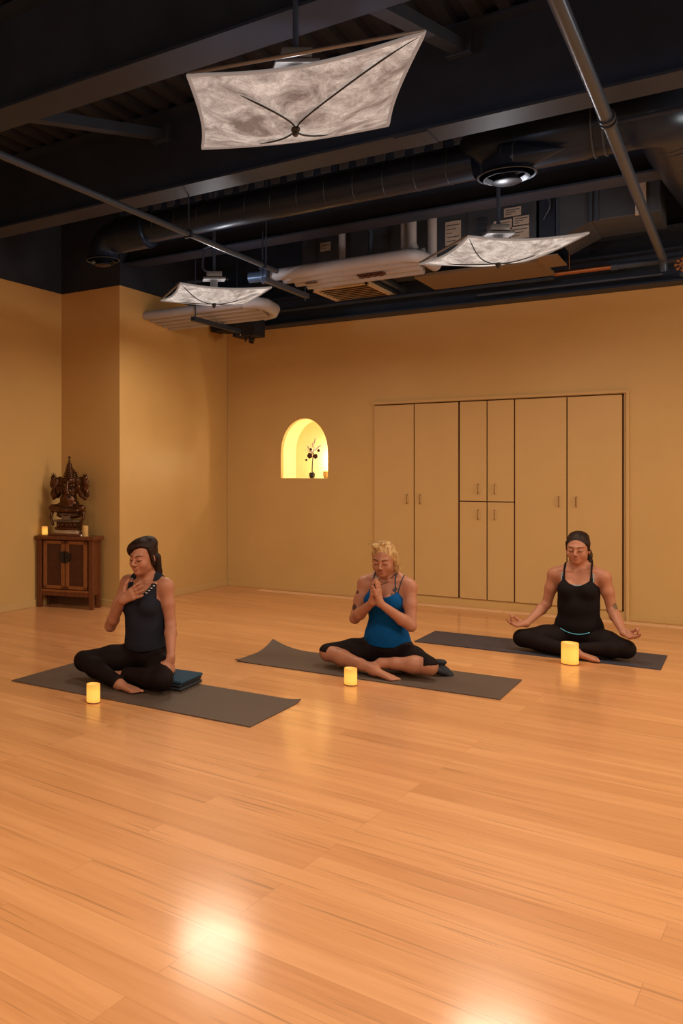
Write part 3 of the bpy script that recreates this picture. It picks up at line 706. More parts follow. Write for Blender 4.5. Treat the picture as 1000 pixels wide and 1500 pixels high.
# candles
def candle(c, r, h, label, lit=True, group='lit pillar candles', power=1.2):
    c = V(c); t = thing('candle', c, label, 'candle', group)
    b = B(); lathe(b, [(r*.96, 0), (r, .004), (r, h*.97), (r*.97, h), (r*.88, h), (r*.84, h*.93), (r*.6, h*.86), (.0001, h*.85)], c, 32)
    obj('wax_body', b, M['candle'] if lit else M['candle_off'], t, smooth=50)
    b = B(); tube(b, [c+V((0, 0, h*.84)), c+V((.001, 0, h*.93))], .0015, 6); obj('wick', b, M['wire'], t)
    b = B(); lathe(b, [(r*1.02, -.0), (r*1.05, .001), (r*1.05, .004), (r*1.0, .006)], c, 32); obj('candle_base', b, M['cab_edge'] if lit else M['candle_off'], t, smooth=40)
    if lit and power > 5:
        l = bpy.data.lights.new('candle_light', 'POINT'); l.energy = power; l.color = (1, .5, .15); l.shadow_soft_size = .03
        lo = bpy.data.objects.new('candle_light', l); C.objects.link(lo); lo.parent = t; lo.location = (0, 0, h+.03)
    return t
candle((-3.035, 3.80, 0), .0385, .105, 'small lit candle in front of the woman with her hand on her chest', power=.1)
candle((-2.006, 5.03, 0), .0385, .103, 'small lit candle on the floor in front of the praying woman in blue', power=.1)
candle((-1.018, 6.45, 0), .054, .145, 'larger lit candle on the floor in front of the woman in black', power=.12)
p = bm_(-.245, .06, .69); candle(p, .029, .085, 'small lit candle on the altar cabinet left of the statue', power=.05)
p = bm_(.172, .09, .69); candle(p, .031, .10, 'pale unlit candle on the altar cabinet right of the statue', lit=False, group='unlit candle on the altar')

# ------------------------------------------------------------------ niche contents
oy = YB+.11
pt = thing('potted_orchid', (-3.93, oy, NZ0), 'dark stemmed flower with white and maroon blooms standing in the lit niche', 'plant')
b = B(); lathe(b, [(.02, 0), (.03, .01), (.034, .04), (.028, .06), (.022, .062), (.02, .05)], (-3.93, oy, NZ0), 20); obj('pot', b, M['black_iron'], pt, smooth=50)
b = B(); tube(b, sweep([(-3.93, oy, NZ0+.05), (-3.928, oy, NZ0+.13), (-3.92, oy, NZ0+.215), (-3.915, oy, NZ0+.28)]), .0065, 8); tube(b, [(-3.925, oy, NZ0+.05), (-3.91, oy, NZ0+.07)], .004, 6); obj('stem', b, M['stem'], pt, smooth=True)
for dx, dz, r in ((-.028, .245, .030), (.040, .238, .026), (-.068, .20, .013), (.075, .30, .016), (-.015, .315, .014)):
    b = B()
    for k in range(5):
        a = 2*PI*k/5+dx*20; ball(b, (-3.925+dx+r*.5*math.cos(a), oy-.01, NZ0+dz+r*.5*math.sin(a)), r*.62, (1, .6, 1), 8)
    obj('dark_flower', b, M['flower_dark'], pt, smooth=True)
for dx, dz, a in ((-.05, .33, 2.2), (.0, .36, 1.6), (.02, .40, 1.45), (.045, .32, .8), (.01, .30, 1.2), (-.02, .29, 2.6), (.07, .34, .5)):
    b = B(); ball(b, (-3.92+dx, oy, NZ0+dz), .034, (1, .15, .28), 10, Euler((0, -a, 0))); obj('petal', b, M['petal'], pt, smooth=True)
for a in (1.9, 2.3, 1.2, 2.7):
    b = B(); L_ = .11; tube(b, [(-3.92, oy, NZ0+.27), (-3.92+L_*.5*math.cos(a), oy+.01, NZ0+.27+L_*.5*math.sin(a)), (-3.92+L_*math.cos(a), oy, NZ0+.27+L_*math.sin(a))], [.003, .005, .001], 6); obj('leaf', b, M['petal'], pt, smooth=True)
b = B(); lathe(b, [(.03, 0), (.04, .01), (.045, .05), (.04, .075), (.03, .075), (.001, .07)], (-3.80, oy+.1, NZ0), 20)
tag(obj('yellow_bowl', b, M['candle_off'], smooth=50), 'small yellow bowl in the lower right of the lit niche', 'bowl')

# ------------------------------------------------------------------ yoga mats
def ymat(x0, x1, y0, y1, m, label, curl=()):
    b = B(); nx, ny = 60, 22; th = .006
    def z(u, v):
        s = 0
        for (cu, cv, amp, rad) in curl:
            d = math.hypot((u-cu)*(x1-x0), (v-cv)*(y1-y0)); s += amp*max(0, 1-d/rad)**2
        return s
    G = []
    for o_ in (0, th):
        G.append([[b.verts.new((x0+(x1-x0)*i/nx, y0+(y1-y0)*j/ny, .0005+o_+z(i/nx, j/ny))) for i in range(nx+1)] for j in range(ny+1)])
    for g in G:
        for j in range(ny):
            for i in range(nx): b.faces.new((g[j][i], g[j][i+1], g[j+1][i+1], g[j+1][i]))
    for i in range(nx):
        for j in (0, ny): b.faces.new((G[0][j][i], G[0][j][i+1], G[1][j][i+1], G[1][j][i]))
    for j in range(ny):
        for i in (0, nx): b.faces.new((G[0][j][i], G[0][j+1][i], G[1][j+1][i], G[1][j][i]))
    return tag(obj('yoga_mat', b, m, smooth=30), label, 'yoga mat', 'yoga mats on the floor')
ymat(-3.755, -2.085, 3.887, 4.49, M['mat_brown'], 'brown yoga mat nearest the viewer, under the woman with her hand on her chest', [(1, 1, .012, .1)])
ymat(-2.90, -1.18, 5.19, 5.76, M['mat_brown'], 'brown yoga mat with a curled back corner, under the woman in blue', [(0, 1, .06, .28), (0, 0, .012, .1)])
ymat(-2.118, -.501, 6.59, 7.125, M['mat_blue'], 'dark blue-black yoga mat farthest back, under the woman in black')

# folded blanket under and beside the first woman
bt = thing('folded_blanket', (-2.97, 4.38, .0065), 'navy blue folded blanket under the woman nearest the viewer', 'blanket')
for k, (zz, dx) in enumerate(((.0065, .0), (.028, -.006), (.048, .004))):
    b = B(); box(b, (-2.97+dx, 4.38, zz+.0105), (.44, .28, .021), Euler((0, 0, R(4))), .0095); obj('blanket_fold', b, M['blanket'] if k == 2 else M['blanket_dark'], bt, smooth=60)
#PEOPLE-BEGIN
# ------------------------------------------------------------------ people: smooth blended anatomy, polygonised
import openvdb
GH = .004
def A3(p): return np.array(p, float)
class Sdf:
    def __init__(s): s.p = []
    def cone(s, tag_, a, b, ra, rb, k=.02, sub=False):
        a, b = A3(a), A3(b); r = max(ra, rb)
        s.p.append((tag_, 'cone', (a, b, ra, rb), np.minimum(a, b)-r, np.maximum(a, b)+r, k, sub))
    def chain(s, tag_, pts, rs, k=.02):
        for i in range(len(pts)-1): s.cone(tag_, pts[i], pts[i+1], rs[i], rs[i+1], k)
    def ell(s, tag_, c, r, k=.02, rot=None, sub=False):
        c = A3(c); r = A3(r); R_ = np.eye(3) if rot is None else np.array(rot); e = np.abs(R_) @ r if rot is not None else r
        s.p.append((tag_, 'ell', (c, r, R_), c-e, c+e, k, sub))
    def ecyl(s, tag_, a, b, side, w0, w1, t0, t1, k=.01):
        """flattened cone between a and b; side = wide direction; half widths and half thicknesses"""
        a, b, side = A3(a), A3(b), A3(side); m = max(w0, w1)
        s.p.append((tag_, 'ecyl', (a, b, side, w0, w1, t0, t1), np.minimum(a, b)-m, np.maximum(a, b)+m, k, False))
    def build(s, tags, lo, hi, infl=0., h=GH, region=None, extra=()):
        n = np.ceil((A3(hi)-A3(lo))/h).astype(int)+1
        F = np.full(tuple(n), .5, np.float32); ax = [lo[i]+h*np.arange(n[i]) for i in range(3)]
        for (t, kind, q, bl, bh, k, sub) in list(s.p)+list(extra):
            if tags is not None and t not in tags: continue
            m = infl+k+3*h
            i0 = np.maximum(np.floor((bl-m-A3(lo))/h).astype(int), 0); i1 = np.minimum(np.ceil((bh+m-A3(lo))/h).astype(int)+1, n)
            if np.any(i1 <= i0): continue
            X = ax[0][i0[0]:i1[0], None, None]; Y = ax[1][None, i0[1]:i1[1], None]; Z = ax[2][None, None, i0[2]:i1[2]]
            if kind == 'cone':
                a, b, ra, rb = q; d = b-a; L = d@d+1e-12
                t_ = np.clip(((X-a[0])*d[0]+(Y-a[1])*d[1]+(Z-a[2])*d[2])/L, 0, 1)
                D = np.sqrt((X-a[0]-t_*d[0])**2+(Y-a[1]-t_*d[1])**2+(Z-a[2]-t_*d[2])**2)-(ra+(rb-ra)*t_)-infl
            elif kind == 'ell':
                c, r, R_ = q; r = r+infl; x, y, z = X-c[0], Y-c[1], Z-c[2]
                u = R_[0, 0]*x+R_[1, 0]*y+R_[2, 0]*z; v = R_[0, 1]*x+R_[1, 1]*y+R_[2, 1]*z; w_ = R_[0, 2]*x+R_[1, 2]*y+R_[2, 2]*z
                k0 = np.sqrt((u/r[0])**2+(v/r[1])**2+(w_/r[2])**2); k1 = np.sqrt((u/r[0]**2)**2+(v/r[1]**2)**2+(w_/r[2]**2)**2)+1e-9
                D = k0*(k0-1)/k1
            else:
                a, b, sd, w0, w1, t0, t1 = q; d = b-a; L = np.sqrt(d@d); d = d/L; sd = sd-d*(sd@d); sd = sd/np.sqrt(sd@sd); nn = np.cross(d, sd)
                x, y, z = X-a[0], Y-a[1], Z-a[2]
                u = x*sd[0]+y*sd[1]+z*sd[2]; v = x*nn[0]+y*nn[1]+z*nn[2]; w_ = x*d[0]+y*d[1]+z*d[2]
                t_ = np.clip(w_/L, 0, 1); W = w0+(w1-w0)*t_-(t0+(t1-t0)*t_); T = t0+(t1-t0)*t_
                uu = np.maximum(np.abs(u)-W, 0); D = np.sqrt(uu**2+v**2+(w_-t_*L)**2)-T-infl
            sl = tuple(slice(i0[j], i1[j]) for j in range(3)); G = F[sl]
            if sub:
                hh = np.maximum(k-np.abs(G+D), 0)/k; F[sl] = np.maximum(G, -D)+hh*hh*k*.25
            else:
                hh = np.maximum(k-np.abs(G-D), 0)/k; F[sl] = np.minimum(G, D)-hh*hh*k*.25
        if region is not None:
            X = ax[0][:, None, None]; Y = ax[1][None, :, None]; Z = ax[2][None, None, :]
            F = np.maximum(F, region(X, Y, Z)).astype(np.float32)
        F[0], F[-1], F[:, 0], F[:, -1], F[:, :, 0], F[:, :, -1] = .5, .5, .5, .5, .5, .5
        return F, A3(lo), h
def to_bm(Fd, relax=1):
    F, lo, h = Fd; g = openvdb.FloatGrid(.5); g.copyFromArray(np.ascontiguousarray(F, dtype=np.float32))
    P, Q = g.convertToQuads(0.)[:2]
    me = bpy.data.meshes.new('t'); me.from_pydata((P*h+lo).tolist(), [], Q.tolist()); bm = bmesh.new(); bm.from_mesh(me); bpy.data.meshes.remove(me)
    for _ in range(relax): bmesh.ops.smooth_vert(bm, verts=bm.verts[:], factor=.4, use_axis_x=True, use_axis_y=True, use_axis_z=True)
    return bm
def sample(Fd, p):
    F, lo, h = Fd; q = (A3(p)-lo)/h; i = np.floor(q).astype(int)
    if np.any(i < 0) or np.any(i >= np.array(F.shape)-1): return .05
    f = q-i; c = F[i[0]:i[0]+2, i[1]:i[1]+2, i[2]:i[2]+2]; c = c[0]*(1-f[0])+c[1]*f[0]; c = c[0]*(1-f[1])+c[1]*f[1]; return float(c[0]*(1-f[2])+c[1]*f[2])
def hit(Fd, o, d, off=0.):
    o, d = A3(o), A3(d); d = d/np.sqrt(d@d); t = 0
    for _ in range(400):
        s_ = sample(Fd, o+d*t)
        if s_ < .0005: break
        t += max(min(s_, .01)*.6, .0005)
        if t > .5: break
    return o+d*(t-off)

def skin_mat(name, col, tattoos=()):
    m = mat(name, col, .48, spec=.35, var=.06, vscale=14, sss=.12, bump=.04, bscale=120)
    nt = m.node_tree; N = nt.nodes; L = nt.links; b = N['Principled BSDF']; tc = N.new('ShaderNodeTexCoord')
    cur = b.inputs['Base Color'].links[0].from_socket
    for (c, r, tcol) in tattoos:
        d = N.new('ShaderNodeVectorMath'); d.operation = 'DISTANCE'; d.inputs[1].default_value = c; L.new(tc.outputs['Object'], d.inputs[0])
        n = N.new('ShaderNodeTexNoise'); n.inputs['Scale'].default_value = 45; L.new(tc.outputs['Object'], n.inputs['Vector'])
        a = N.new('ShaderNodeMath'); a.operation = 'MULTIPLY_ADD'; a.inputs[1].default_value = r*1.2; L.new(n.outputs['Fac'], a.inputs[0]); L.new(d.outputs['Value'], a.inputs[2])
        g = N.new('ShaderNodeMath'); g.operation = 'LESS_THAN'; g.inputs[1].default_value = r*1.5; L.new(a.outputs[0], g.inputs[0])
        f = N.new('ShaderNodeMath'); f.operation = 'MULTIPLY'; f.inputs[1].default_value = .85; L.new(g.outputs[0], f.inputs[0])
        mx = N.new('ShaderNodeMixRGB'); mx.inputs[2].default_value = (*tcol, 1); L.new(f.outputs[0], mx.inputs['Fac']); L.new(cur, mx.inputs[1]); cur = mx.outputs[0]
    L.new(cur, b.inputs['Base Color']); return m
def hair_mat(name, col, hi):
    m = mat(name, col, .55, spec=.22); nt = m.node_tree; N = nt.nodes; L = nt.links; b = N['Principled BSDF']
    tc = N.new('ShaderNodeTexCoord'); mp = N.new('ShaderNodeMapping'); mp.inputs['Scale'].default_value = (22, 22, 5); L.new(tc.outputs['Object'], mp.inputs['Vector'])
    n = N.new('ShaderNodeTexNoise'); n.inputs['Scale'].default_value = 3.5; n.inputs['Detail'].default_value = 5; n.inputs['Distortion'].default_value = .6; L.new(mp.outputs[0], n.inputs['Vector'])
    r = N.new('ShaderNodeValToRGB'); r.color_ramp.elements[0].position = .35; r.color_ramp.elements[1].position = .68; r.color_ramp.elements[0].color = (*col, 1); r.color_ramp.elements[1].color = (*hi, 1)
    L.new(n.outputs['Fac'], r.inputs['Fac']); L.new(r.outputs[0], b.inputs['Base Color'])
    bp = N.new('ShaderNodeBump'); bp.inputs['Strength'].default_value = .5; bp.inputs['Distance'].default_value = .006; L.new(n.outputs['Fac'], bp.inputs['Height']); L.new(bp.outputs[0], b.inputs['Normal'])
    return m
def nrm(v): v = A3(v); return v/np.sqrt(v@v)
def hand(S, w, d, n, thumb, curl=(15, 15, 15, 15), spread=4., th=(45, 20), k=.006, tg='hand', sc=1.):
    """w wrist, d finger direction, n palm normal, thumb = +1/-1 side of s = d x n; curl per finger (index first)"""
    w = A3(w); d = nrm(d); n = A3(n); n = nrm(n-d*(n@d)); s = np.cross(d, n)*thumb
    S.ecyl(tg, w+d*.012*sc, w+d*.078*sc, s, .026*sc, .037*sc, .0135*sc, .0115*sc, .02)
    offs = (.027, .009, -.009, -.027); Ls = (.070, .078, .072, .056)
    for i in range(4):
        sp = R(spread)*(1.5-i)*.9; base = w+(d*.078-s*(-offs[i]))*sc
        dd = nrm(d*math.cos(sp)+s*math.sin(sp)); p = base; a = 0
        for j, fr in enumerate((.45, .30, .25)):
            a += R(curl[i])*(1, 1.1, .8)[j]
            q = p+(dd*math.cos(a)+n*math.sin(a))*Ls[i]*fr*sc; r0 = (.0088, .0080, .0073)[j]*sc; r1 = (.0080, .0073, .0062)[j]*sc
            S.cone(tg, p, q, r0, r1, k if j else .008); p = q
    a1, a2 = R(th[0]), R(th[1]); p0 = w+(d*.022+s*.020+n*.004)*sc
    u = nrm(d*math.cos(a1)+s*math.sin(a1)+n*math.sin(a2)); p1 = p0+u*.042*sc; u2 = nrm(u+d*.55+n*math.sin(a2)*.8); p2 = p1+u2*.030*sc; p3 = p2+nrm(u2+d*.3)*.024*sc
    S.chain(tg, [p0, p1, p2, p3], [.0135*sc, .0105*sc, .0092*sc, .0072*sc], .008)

def person(P):
    S = Sdf(); ox, oy, oz = P['o']; t = 0
    # ---- torso
    S.ell('pelvis', (0, .03, .135), (.160, .115, .105), .05)
    S.ell('torso', (0, .012, .27), (.118, .084, .13), .05)
    S.ell('torso', (0, .012, .42), (.132, .090, .115), .05)
    S.ell('torso', (0, .02, .515), (.142, .080, .075), .05)
    S.cone('torso', (-.115, .02, .553), (.115, .02, .553), .046, .046, .04)
    bs = P.get('bust', .052)
    for s in (-1, 1):
        S.ell('torso', (s*.066, -.062, .447), (bs*1.08, bs, bs*1.05), .03)
        S.cone('trap', (s*.02, .035, .645), (s*.125, .025, .578), .030, .024, .035)
        S.cone('clav', (s*.03, -.03, .585), (s*.12, -.012, .585), .009, .009, .02)
    hp = A3(P.get('head', (0, .0, .69)))
    S.cone('neck', (0, .028, .57), hp+A3((0, .018, .02)), .051, .046, .03)
    # ---- arms
    for side, key in ((-1, 'R'), (1, 'L')):
        sh, el, wr = [A3(q) for q in P['arm'+key]]
        S.ell('arm', sh, (.047, .047, .050), .035)
        mid = sh*.55+el*.45
        S.chain('arm', [sh, mid, el], [.043, .040, .033], .02)
        m2 = el*.72+wr*.28
        S.chain('arm', [el, m2, wr], [.034, .037, .0225], .015)
        S.cone('arm', wr, wr+nrm(P['hand'+key]['d'])*.02, .0225, .02, .015)
        S_ = dict(P['hand'+key]); hand(S, wr, **S_)
    # ---- legs
    for key in ('R', 'L'):
        hipp, kn, an, to = [A3(q) for q in P['leg'+key]]
        S.cone('thigh', hipp, hipp*.55+kn*.45, .088, .078, .04); S.cone('thigh', hipp*.55+kn*.45, kn, .078, .058, .03)
        c1 = kn*.68+an*.32
        S.chain('calf', [kn, c1, kn*.3+an*.7, an], [.052, .053, .037, .030], .02)
        d = nrm(to-an); side = np.cross(d, (0, 0, 1)); hl = an-d*.018+A3((0, 0, -.012))
        S.ell('foot', hl, (.030, .028, .026), .02)
        S.ecyl('foot', an+d*.01+A3((0, 0, -.008)), an+d*.115+A3((0, 0, -.016)), side, .028, .040, .024, .014, .025)
        for j in range(5):
            b_ = an+d*.112+nrm(side)*(.030-.015*j)*P.get('toe'+key, 1)+A3((0, 0, -.017)); L_ = (.040, .034, .031, .027, .022)[j]
            S.cone('foot', b_, b_+d*L_, .0105 if j == 0 else .0078, .0095 if j == 0 else .0068, .006)
    # ---- head
    pit, yaw, rol = [R(q) for q in P.get('hrot', (0, 0, 0))]
    HM = (Matrix.Rotation(yaw, 3, 'Z') @ Matrix.Rotation(rol, 3, 'Y') @ Matrix.Rotation(pit, 3, 'X')); Hn = np.array(HM)
    H = lambda *p: hp+Hn @ A3(p)
    def he(tg, c, r, k=.02, sub=False): S.ell(tg, H(*c), r, k, Hn, sub)
    he('head', (0, .014, .098), (.072, .089, .083), .02); he('head', (0, -.028, .050), (.056, .055, .076), .03)
    he('head', (0, -.040, .000), (.037, .040, .030), .03); he('head', (0, -.068, -.018), (.017, .015, .013), .02)
    for s in (-1, 1):
        he('head', (s*.037, -.056, .036), (.023, .022, .022), .025); he('head', (s*.047, -.005, .018), (.014, .022, .026), .02)
        S.cone('head', H(s*.006, -.080, .090), H(s*.036, -.070, .090), .010, .008, .015)
    for s in (-1, 1): he('head', (s*.030, -.103, .069), (.019, .018, .011), .012, True)
    for s in (-1, 1):
        he('head', (s*.030, -.073, .067), (.0155, .0135, .0125), .004)
        he('ear', (s*.072, .010, .056), (.008, .017, .027), .008); he('head', (s*.0105, -.094, .036), (.0085, .010, .0075), .006)
    S.cone('head', H(0, -.082, .080), H(0, -.106, .043), .0075, .0095, .012); he('head', (0, -.105, .041), (.0095, .0095, .009), .006)
    he('head', (0, -.084, .0165), (.022, .010, .0062), .006); he('head', (0, -.082, .0065), (.018, .011, .0065), .006)
    lo, hi = P['lo'], P['hi']
    body = S.build(None, lo, hi)
    off = A3((ox, oy, oz))
    bm = to_bm(body, 1); root = obj('person', bm, skin_mat('skin', P['skin'], P.get('tattoos', ())), smooth=True, local=True)
    root.location = off; root['_o'] = [0, 0, 0]; tag(root, P['label'], 'person'); bpy.context.view_layer.update()
    def child(name, bm, m, sm=True, parent=None):
        o = (split if name in ('eyelash', 'eyebrow', 'lip', 'white_trim') else obj)(name, bm, m, parent or root, smooth=sm, local=True); return o
    # ---- face details
    b = B()
    for s in (-1, 1):
        pts = [hit(body, H(s*(.030+.0165*u), -.15, .060+.0065*u*u), HM @ V((0, 1, 0)), .0008) for u in np.linspace(-1, 1, 9)]
        tube(b, pts, [.0006]+[.0019]*7+[.0008], 6)
    child('eyelash', b, P['hairm'] if not P.get('blond') else M['brow_brown'])
    b = B()
    for s in (-1, 1):
        pts = [hit(body, H(s*(.031+.019*u), -.15, .0925-.005*u*u+.002*u), HM @ V((0, 1, 0)), .0006) for u in np.linspace(-1, 1, 8)]
        tube(b, pts, [.0016, .0028, .0032, .0032, .003, .0026, .002, .001], 6)
    child('eyebrow', b, M['brow_brown'])
    b = B()
    for zz, wd, rr in ((.0185, .022, .0034), (.0065, .018, .0044)):
        pts = [hit(body, H(wd*u, -.15, zz-(.004*u*u if zz > .01 else -.004*u*u)), HM @ V((0, 1, 0)), -.0008) for u in np.linspace(-1, 1, 9)]
        tube(b, pts, [.0008, rr*.7, rr, rr, rr, rr, rr, rr*.7, .0008], 8)
    child('lip', b, M['lips'])
    # ---- hair
    SH = Sdf()
    def hh(c, r, k=.015, rot=None): SH.ell('h', H(*c), r, k, Hn if rot is None else Hn @ rot)
    def hc(a, b_, ra, rb, k=.012): SH.cone('h', H(*a), H(*b_), ra, rb, k)
    hh((0, .020, .102), (.0775, .0925, .0865)); 
    for q in P.get('capx', ()): hh(q[0], q[1])
    fpl = P.get('hline', (.79, .61, .078, .128))
    def reg(X, Y, Z):
        x, y, z = X-hp[0], Y-hp[1], Z-hp[2]
        ly = Hn[0, 1]*x+Hn[1, 1]*y+Hn[2, 1]*z; lz = Hn[0, 2]*x+Hn[1, 2]*y+Hn[2, 2]*z; lx = Hn[0, 0]*x+Hn[1, 0]*y+Hn[2, 0]*z
        return -(fpl[0]*(ly+fpl[2])+fpl[1]*(lz-fpl[3])-.9*lx*lx+P.get('part', 0)*lx+P.get('side', 0)*lx*lx)
    cap = SH.build(None, A3(hp)-A3((.16, .2, .16)), A3(hp)+A3((.16, .2, .26)), region=reg, h=.003)
    SH2 = Sdf(); 
    for q in P['hair']:
        if q[0] == 'c': SH2.cone('h', H(*q[1]), H(*q[2]), q[3], q[4], .012)
        else: SH2.ell('h', H(*q[1]), q[2], .015, Hn)
    f2 = SH2.build(None, A3(hp)-A3((.16, .2, .16)), A3(hp)+A3((.16, .2, .26)), h=.003)
    F = np.minimum(cap[0], f2[0]); kk = .012; q_ = np.maximum(kk-np.abs(cap[0]-f2[0]), 0)/kk; F = F-q_*q_*kk*.25
    hair = child('hair', to_bm((F, cap[1], cap[2]), 1), P['hairm'])
    b = B(); rnd = random.Random(P['seed'])
    for _ in range(P.get('strands', 46)):        # loose strands lying along the head
        a = rnd.uniform(-1.15, 1.15)*1.0; pts = []
        for i in range(8):
            u = i/7; lon = -.25+u*2.1
            x = .083*math.sin(a)*(1-.15*u); y = .020-.097*math.cos(lon)*math.cos(a*.9); z = .104+.088*math.sin(min(lon+.55, 2.6))*math.cos(a*.75)
            z = max(z, .02)
            v_ = fpl[0]*(y+fpl[2])+fpl[1]*(z-fpl[3])-.9*x*x
            if v_ > .004: pts.append(H(x*1.01, y, z+rnd.uniform(-.002, .002)))
        if len(pts) > 3: tube(b, sweep(pts, 3), .0014, 5)
    if len(b.verts): child('hair_strands', b, P['hairm'], parent=hair)
    else: b.free()
    for q in P.get('curls', ()):
        b = B(); tube(b, sweep([H(*p) for p in q], 4), .0022, 5); child('loose_strand', b, P['hairm'], parent=hair)
    # ---- clothes
    top = P['top']
    tk = top['infl']
    def treg(X, Y, Z):
        ax_ = np.abs(X)
        front = np.where(Y < .02, 1., 0.)
        zn = np.where(front > 0, top['neck'], top.get('back', top['neck']))
        i_, o_ = top['strap']
        zc = zn+top['curve']*(ax_/max(i_, .01))**2
        z = np.where(ax_ < i_, zc, np.where(ax_ < o_, 1.0 if top['wide'] else zc, top['armz']-(ax_-o_)*1.2))
        hem = top['hem']+top.get('hemc', 0)*np.where(Y < .02, (X/.12)**2, .3)
        return np.maximum(np.maximum(Z-z, hem-Z), -1)+0*X
    ex = Sdf()
    for q in top.get('extra', ()): ex.ell('torso', *q)
    tags = ['torso', 'pelvis'] + (['trap'] if top['wide'] else [])
    shirt = S.build(tags, lo, hi, infl=tk, region=treg, extra=ex.p)
    sh_ = child('tank_top', to_bm(shirt, 1), top['mat'])
    for (pts, r, mm) in top.get('straps', ()):
        b = B(); pp = [hit(body, A3(p)+A3(d)*.25, -A3(d), .003) for p, d in pts]; tube(b, sweep(pp, 4), r, 8); child('shoulder_strap', b, mm, parent=sh_)
    lg = P['legs']
    def lreg(X, Y, Z):
        r = Z-lg['waist']+0*X+0*Y
        if lg.get('capri'): r = np.maximum(r, np.clip((np.abs(X)-.06)*.36, 0, .100)+.0-Z)
        if lg['full']:
            for key in ('R', 'L'):
                hipp, kn, an, to = [A3(q) for q in P['leg'+key]]; d = nrm(an-kn); cut = kn+(an-kn)*lg['full'][key]
                w_ = (X-cut[0])*d[0]+(Y-cut[1])*d[1]+(Z-cut[2])*d[2]
                near = np.sqrt((X-an[0])**2+(Y-an[1])**2+(Z-an[2])**2)
                pass
        return r
    ls = Sdf()
    if lg['full']:
        for key in ('R', 'L'):
            hipp, kn, an, to = [A3(q) for q in P['leg'+key]]; e = kn+(an-kn)*lg['full'][key]; c1 = kn*.68+an*.32
            ls.chain('calf_c', [kn, c1, e], [.053, .054, .036], .02)
    legs = S.build(['pelvis', 'thigh', 'calf_c'], lo, hi, infl=.005, region=lreg, extra=ls.p)
    child('leggings', to_bm(legs, 1), lg['mat'])
    for fn in P.get('more', ()): fn(child, body, shirt, H, S)
    return root

M['brow_brown'] = mat('dark_brow_hair', (.045, .018, .009), .7)
M['lips'] = mat('lip_skin', (.37, .125, .075), .45)
M['knit_dark'] = mat('charcoal_blue_jersey', (.017, .018, .028), .85, spec=.12, bump=.12, bscale=40, var=.1, vscale=10)
M['black_jersey'] = mat('black_jersey', (.009, .006, .007), .8, spec=.12, bump=.12, bscale=40)
M['legging'] = mat('black_leggings', (.010, .005, .005), .75, spec=.12, bump=.08, bscale=30)
M['blue_jersey'] = mat('blue_jersey', (.002, .062, .21), .85, spec=.1, bump=.15, bscale=35, var=.08, vscale=12)
M['navy_strap'] = mat('navy_strap', (.008, .02, .05), .6)
M['pale_strap'] = mat('pale_blue_strap', (.25, .33, .38), .6)
M['bright_trim'] = mat('turquoise_trim', (.10, .42, .60), .6)
M['white_trim'] = mat('white_trim', (.75, .72, .68), .6)
hair_dark = hair_mat('dark_brown_hair', (.007, .003, .002), (.030, .010, .005))
hair_brown = hair_mat('brown_hair', (.008, .0035, .002), (.032, .011, .006))
hair_blond = hair_mat('blond_hair', (.24, .115, .04), (.66, .43, .19))
LO, HI = (-.47, -.42, -.02), (.47, .22, 1.0)
SK = (.41, .172, .100)

def w1more(child, body, shirt, H, S):
    b = B()
    for i in range(5):
        p = hit(shirt, (.098-.012*i+.004, -.4, .585-.0145*i), (0, 1, 0), -.001); ball(b, p, .0055, (1.7, .6, .75), 8)
    for i in range(2):
        p = hit(shirt, (-.088, -.4, .60-.016*i), (0, 1, 0), -.001); ball(b, p, .005, (1.2, .6, .8), 8)
    child('white_trim', b, M['white_trim'])
person(dict(seed=1, o=(-3.075, 4.37, .035), lo=(-.50, -.42, -.032), hi=HI, skin=SK,
    label='woman in charcoal tank top with dark hair, right hand on her chest, sitting cross-legged',
    head=(-.004, -.012, .672), hrot=(7, -3, 0), bust=.056,
    armR=((-.145, .012, .565), (-.212, -.085, .298), (-.066, -.158, .482)), handR=dict(sc=1.08, d=(.82, .06, .50), n=(.1, 1, .0), thumb=1, curl=(7, 5, 5, 8), spread=7, th=(62, 8)),
    armL=((.145, .014, .565), (.180, .010, .335), (.266, -.118, .176)), handL=dict(d=(.05, -.15, -1), n=(-1, .1, 0), thumb=-1, curl=(55, 60, 62, 65), spread=0, th=(25, 30)),
    legR=((-.085, .02, .10), (-.35, -.175, .078), (.012, -.285, .010), (.20, -.300, -.001)),
    legL=((.085, .02, .10), (.275, -.225, .058), (.0, -.20, .050), (-.2, -.22, .05)), toeR=-1,
    hairm=hair_dark, hline=(.79, .61, .074, .132), part=-.55, side=1.2, capx=[((-.006, -.004, .126), (.074, .084, .062)), ((-.03, -.05, .12), (.045, .04, .045))], strands=0,
    hair=[('e', (.012, .045, .147), (.062, .060, .048)), ('c', (.072, -.020, .12), (.074, .005, .03), .014, .012), ('c', (.065, .05, .06), (.070, .055, -.03), .030, .022), ('c', (.070, .055, -.03), (.062, .055, -.085), .022, .010), ('c', (.0, .09, .06), (.035, .075, -.05), .034, .020)],
    curls=[[(.09, .05, .02), (.103, .045, -.01), (.098, .05, -.05)], [(.085, .06, -.03), (.097, .06, -.06), (.093, .05, -.085)]],
    top=dict(infl=.008, neck=.505, curve=.07, back=.53, strap=(.068, .108), wide=True, armz=.50, hem=.165, hemc=.02, mat=M['knit_dark'],
             extra=[((0, .008, .22), (.126, .106, .10), .05), ((0, -.01, .34), (.116, .094, .12), .05)]),
    legs=dict(waist=.30, full=dict(R=.93, L=.97), mat=M['legging']), more=[w1more]))

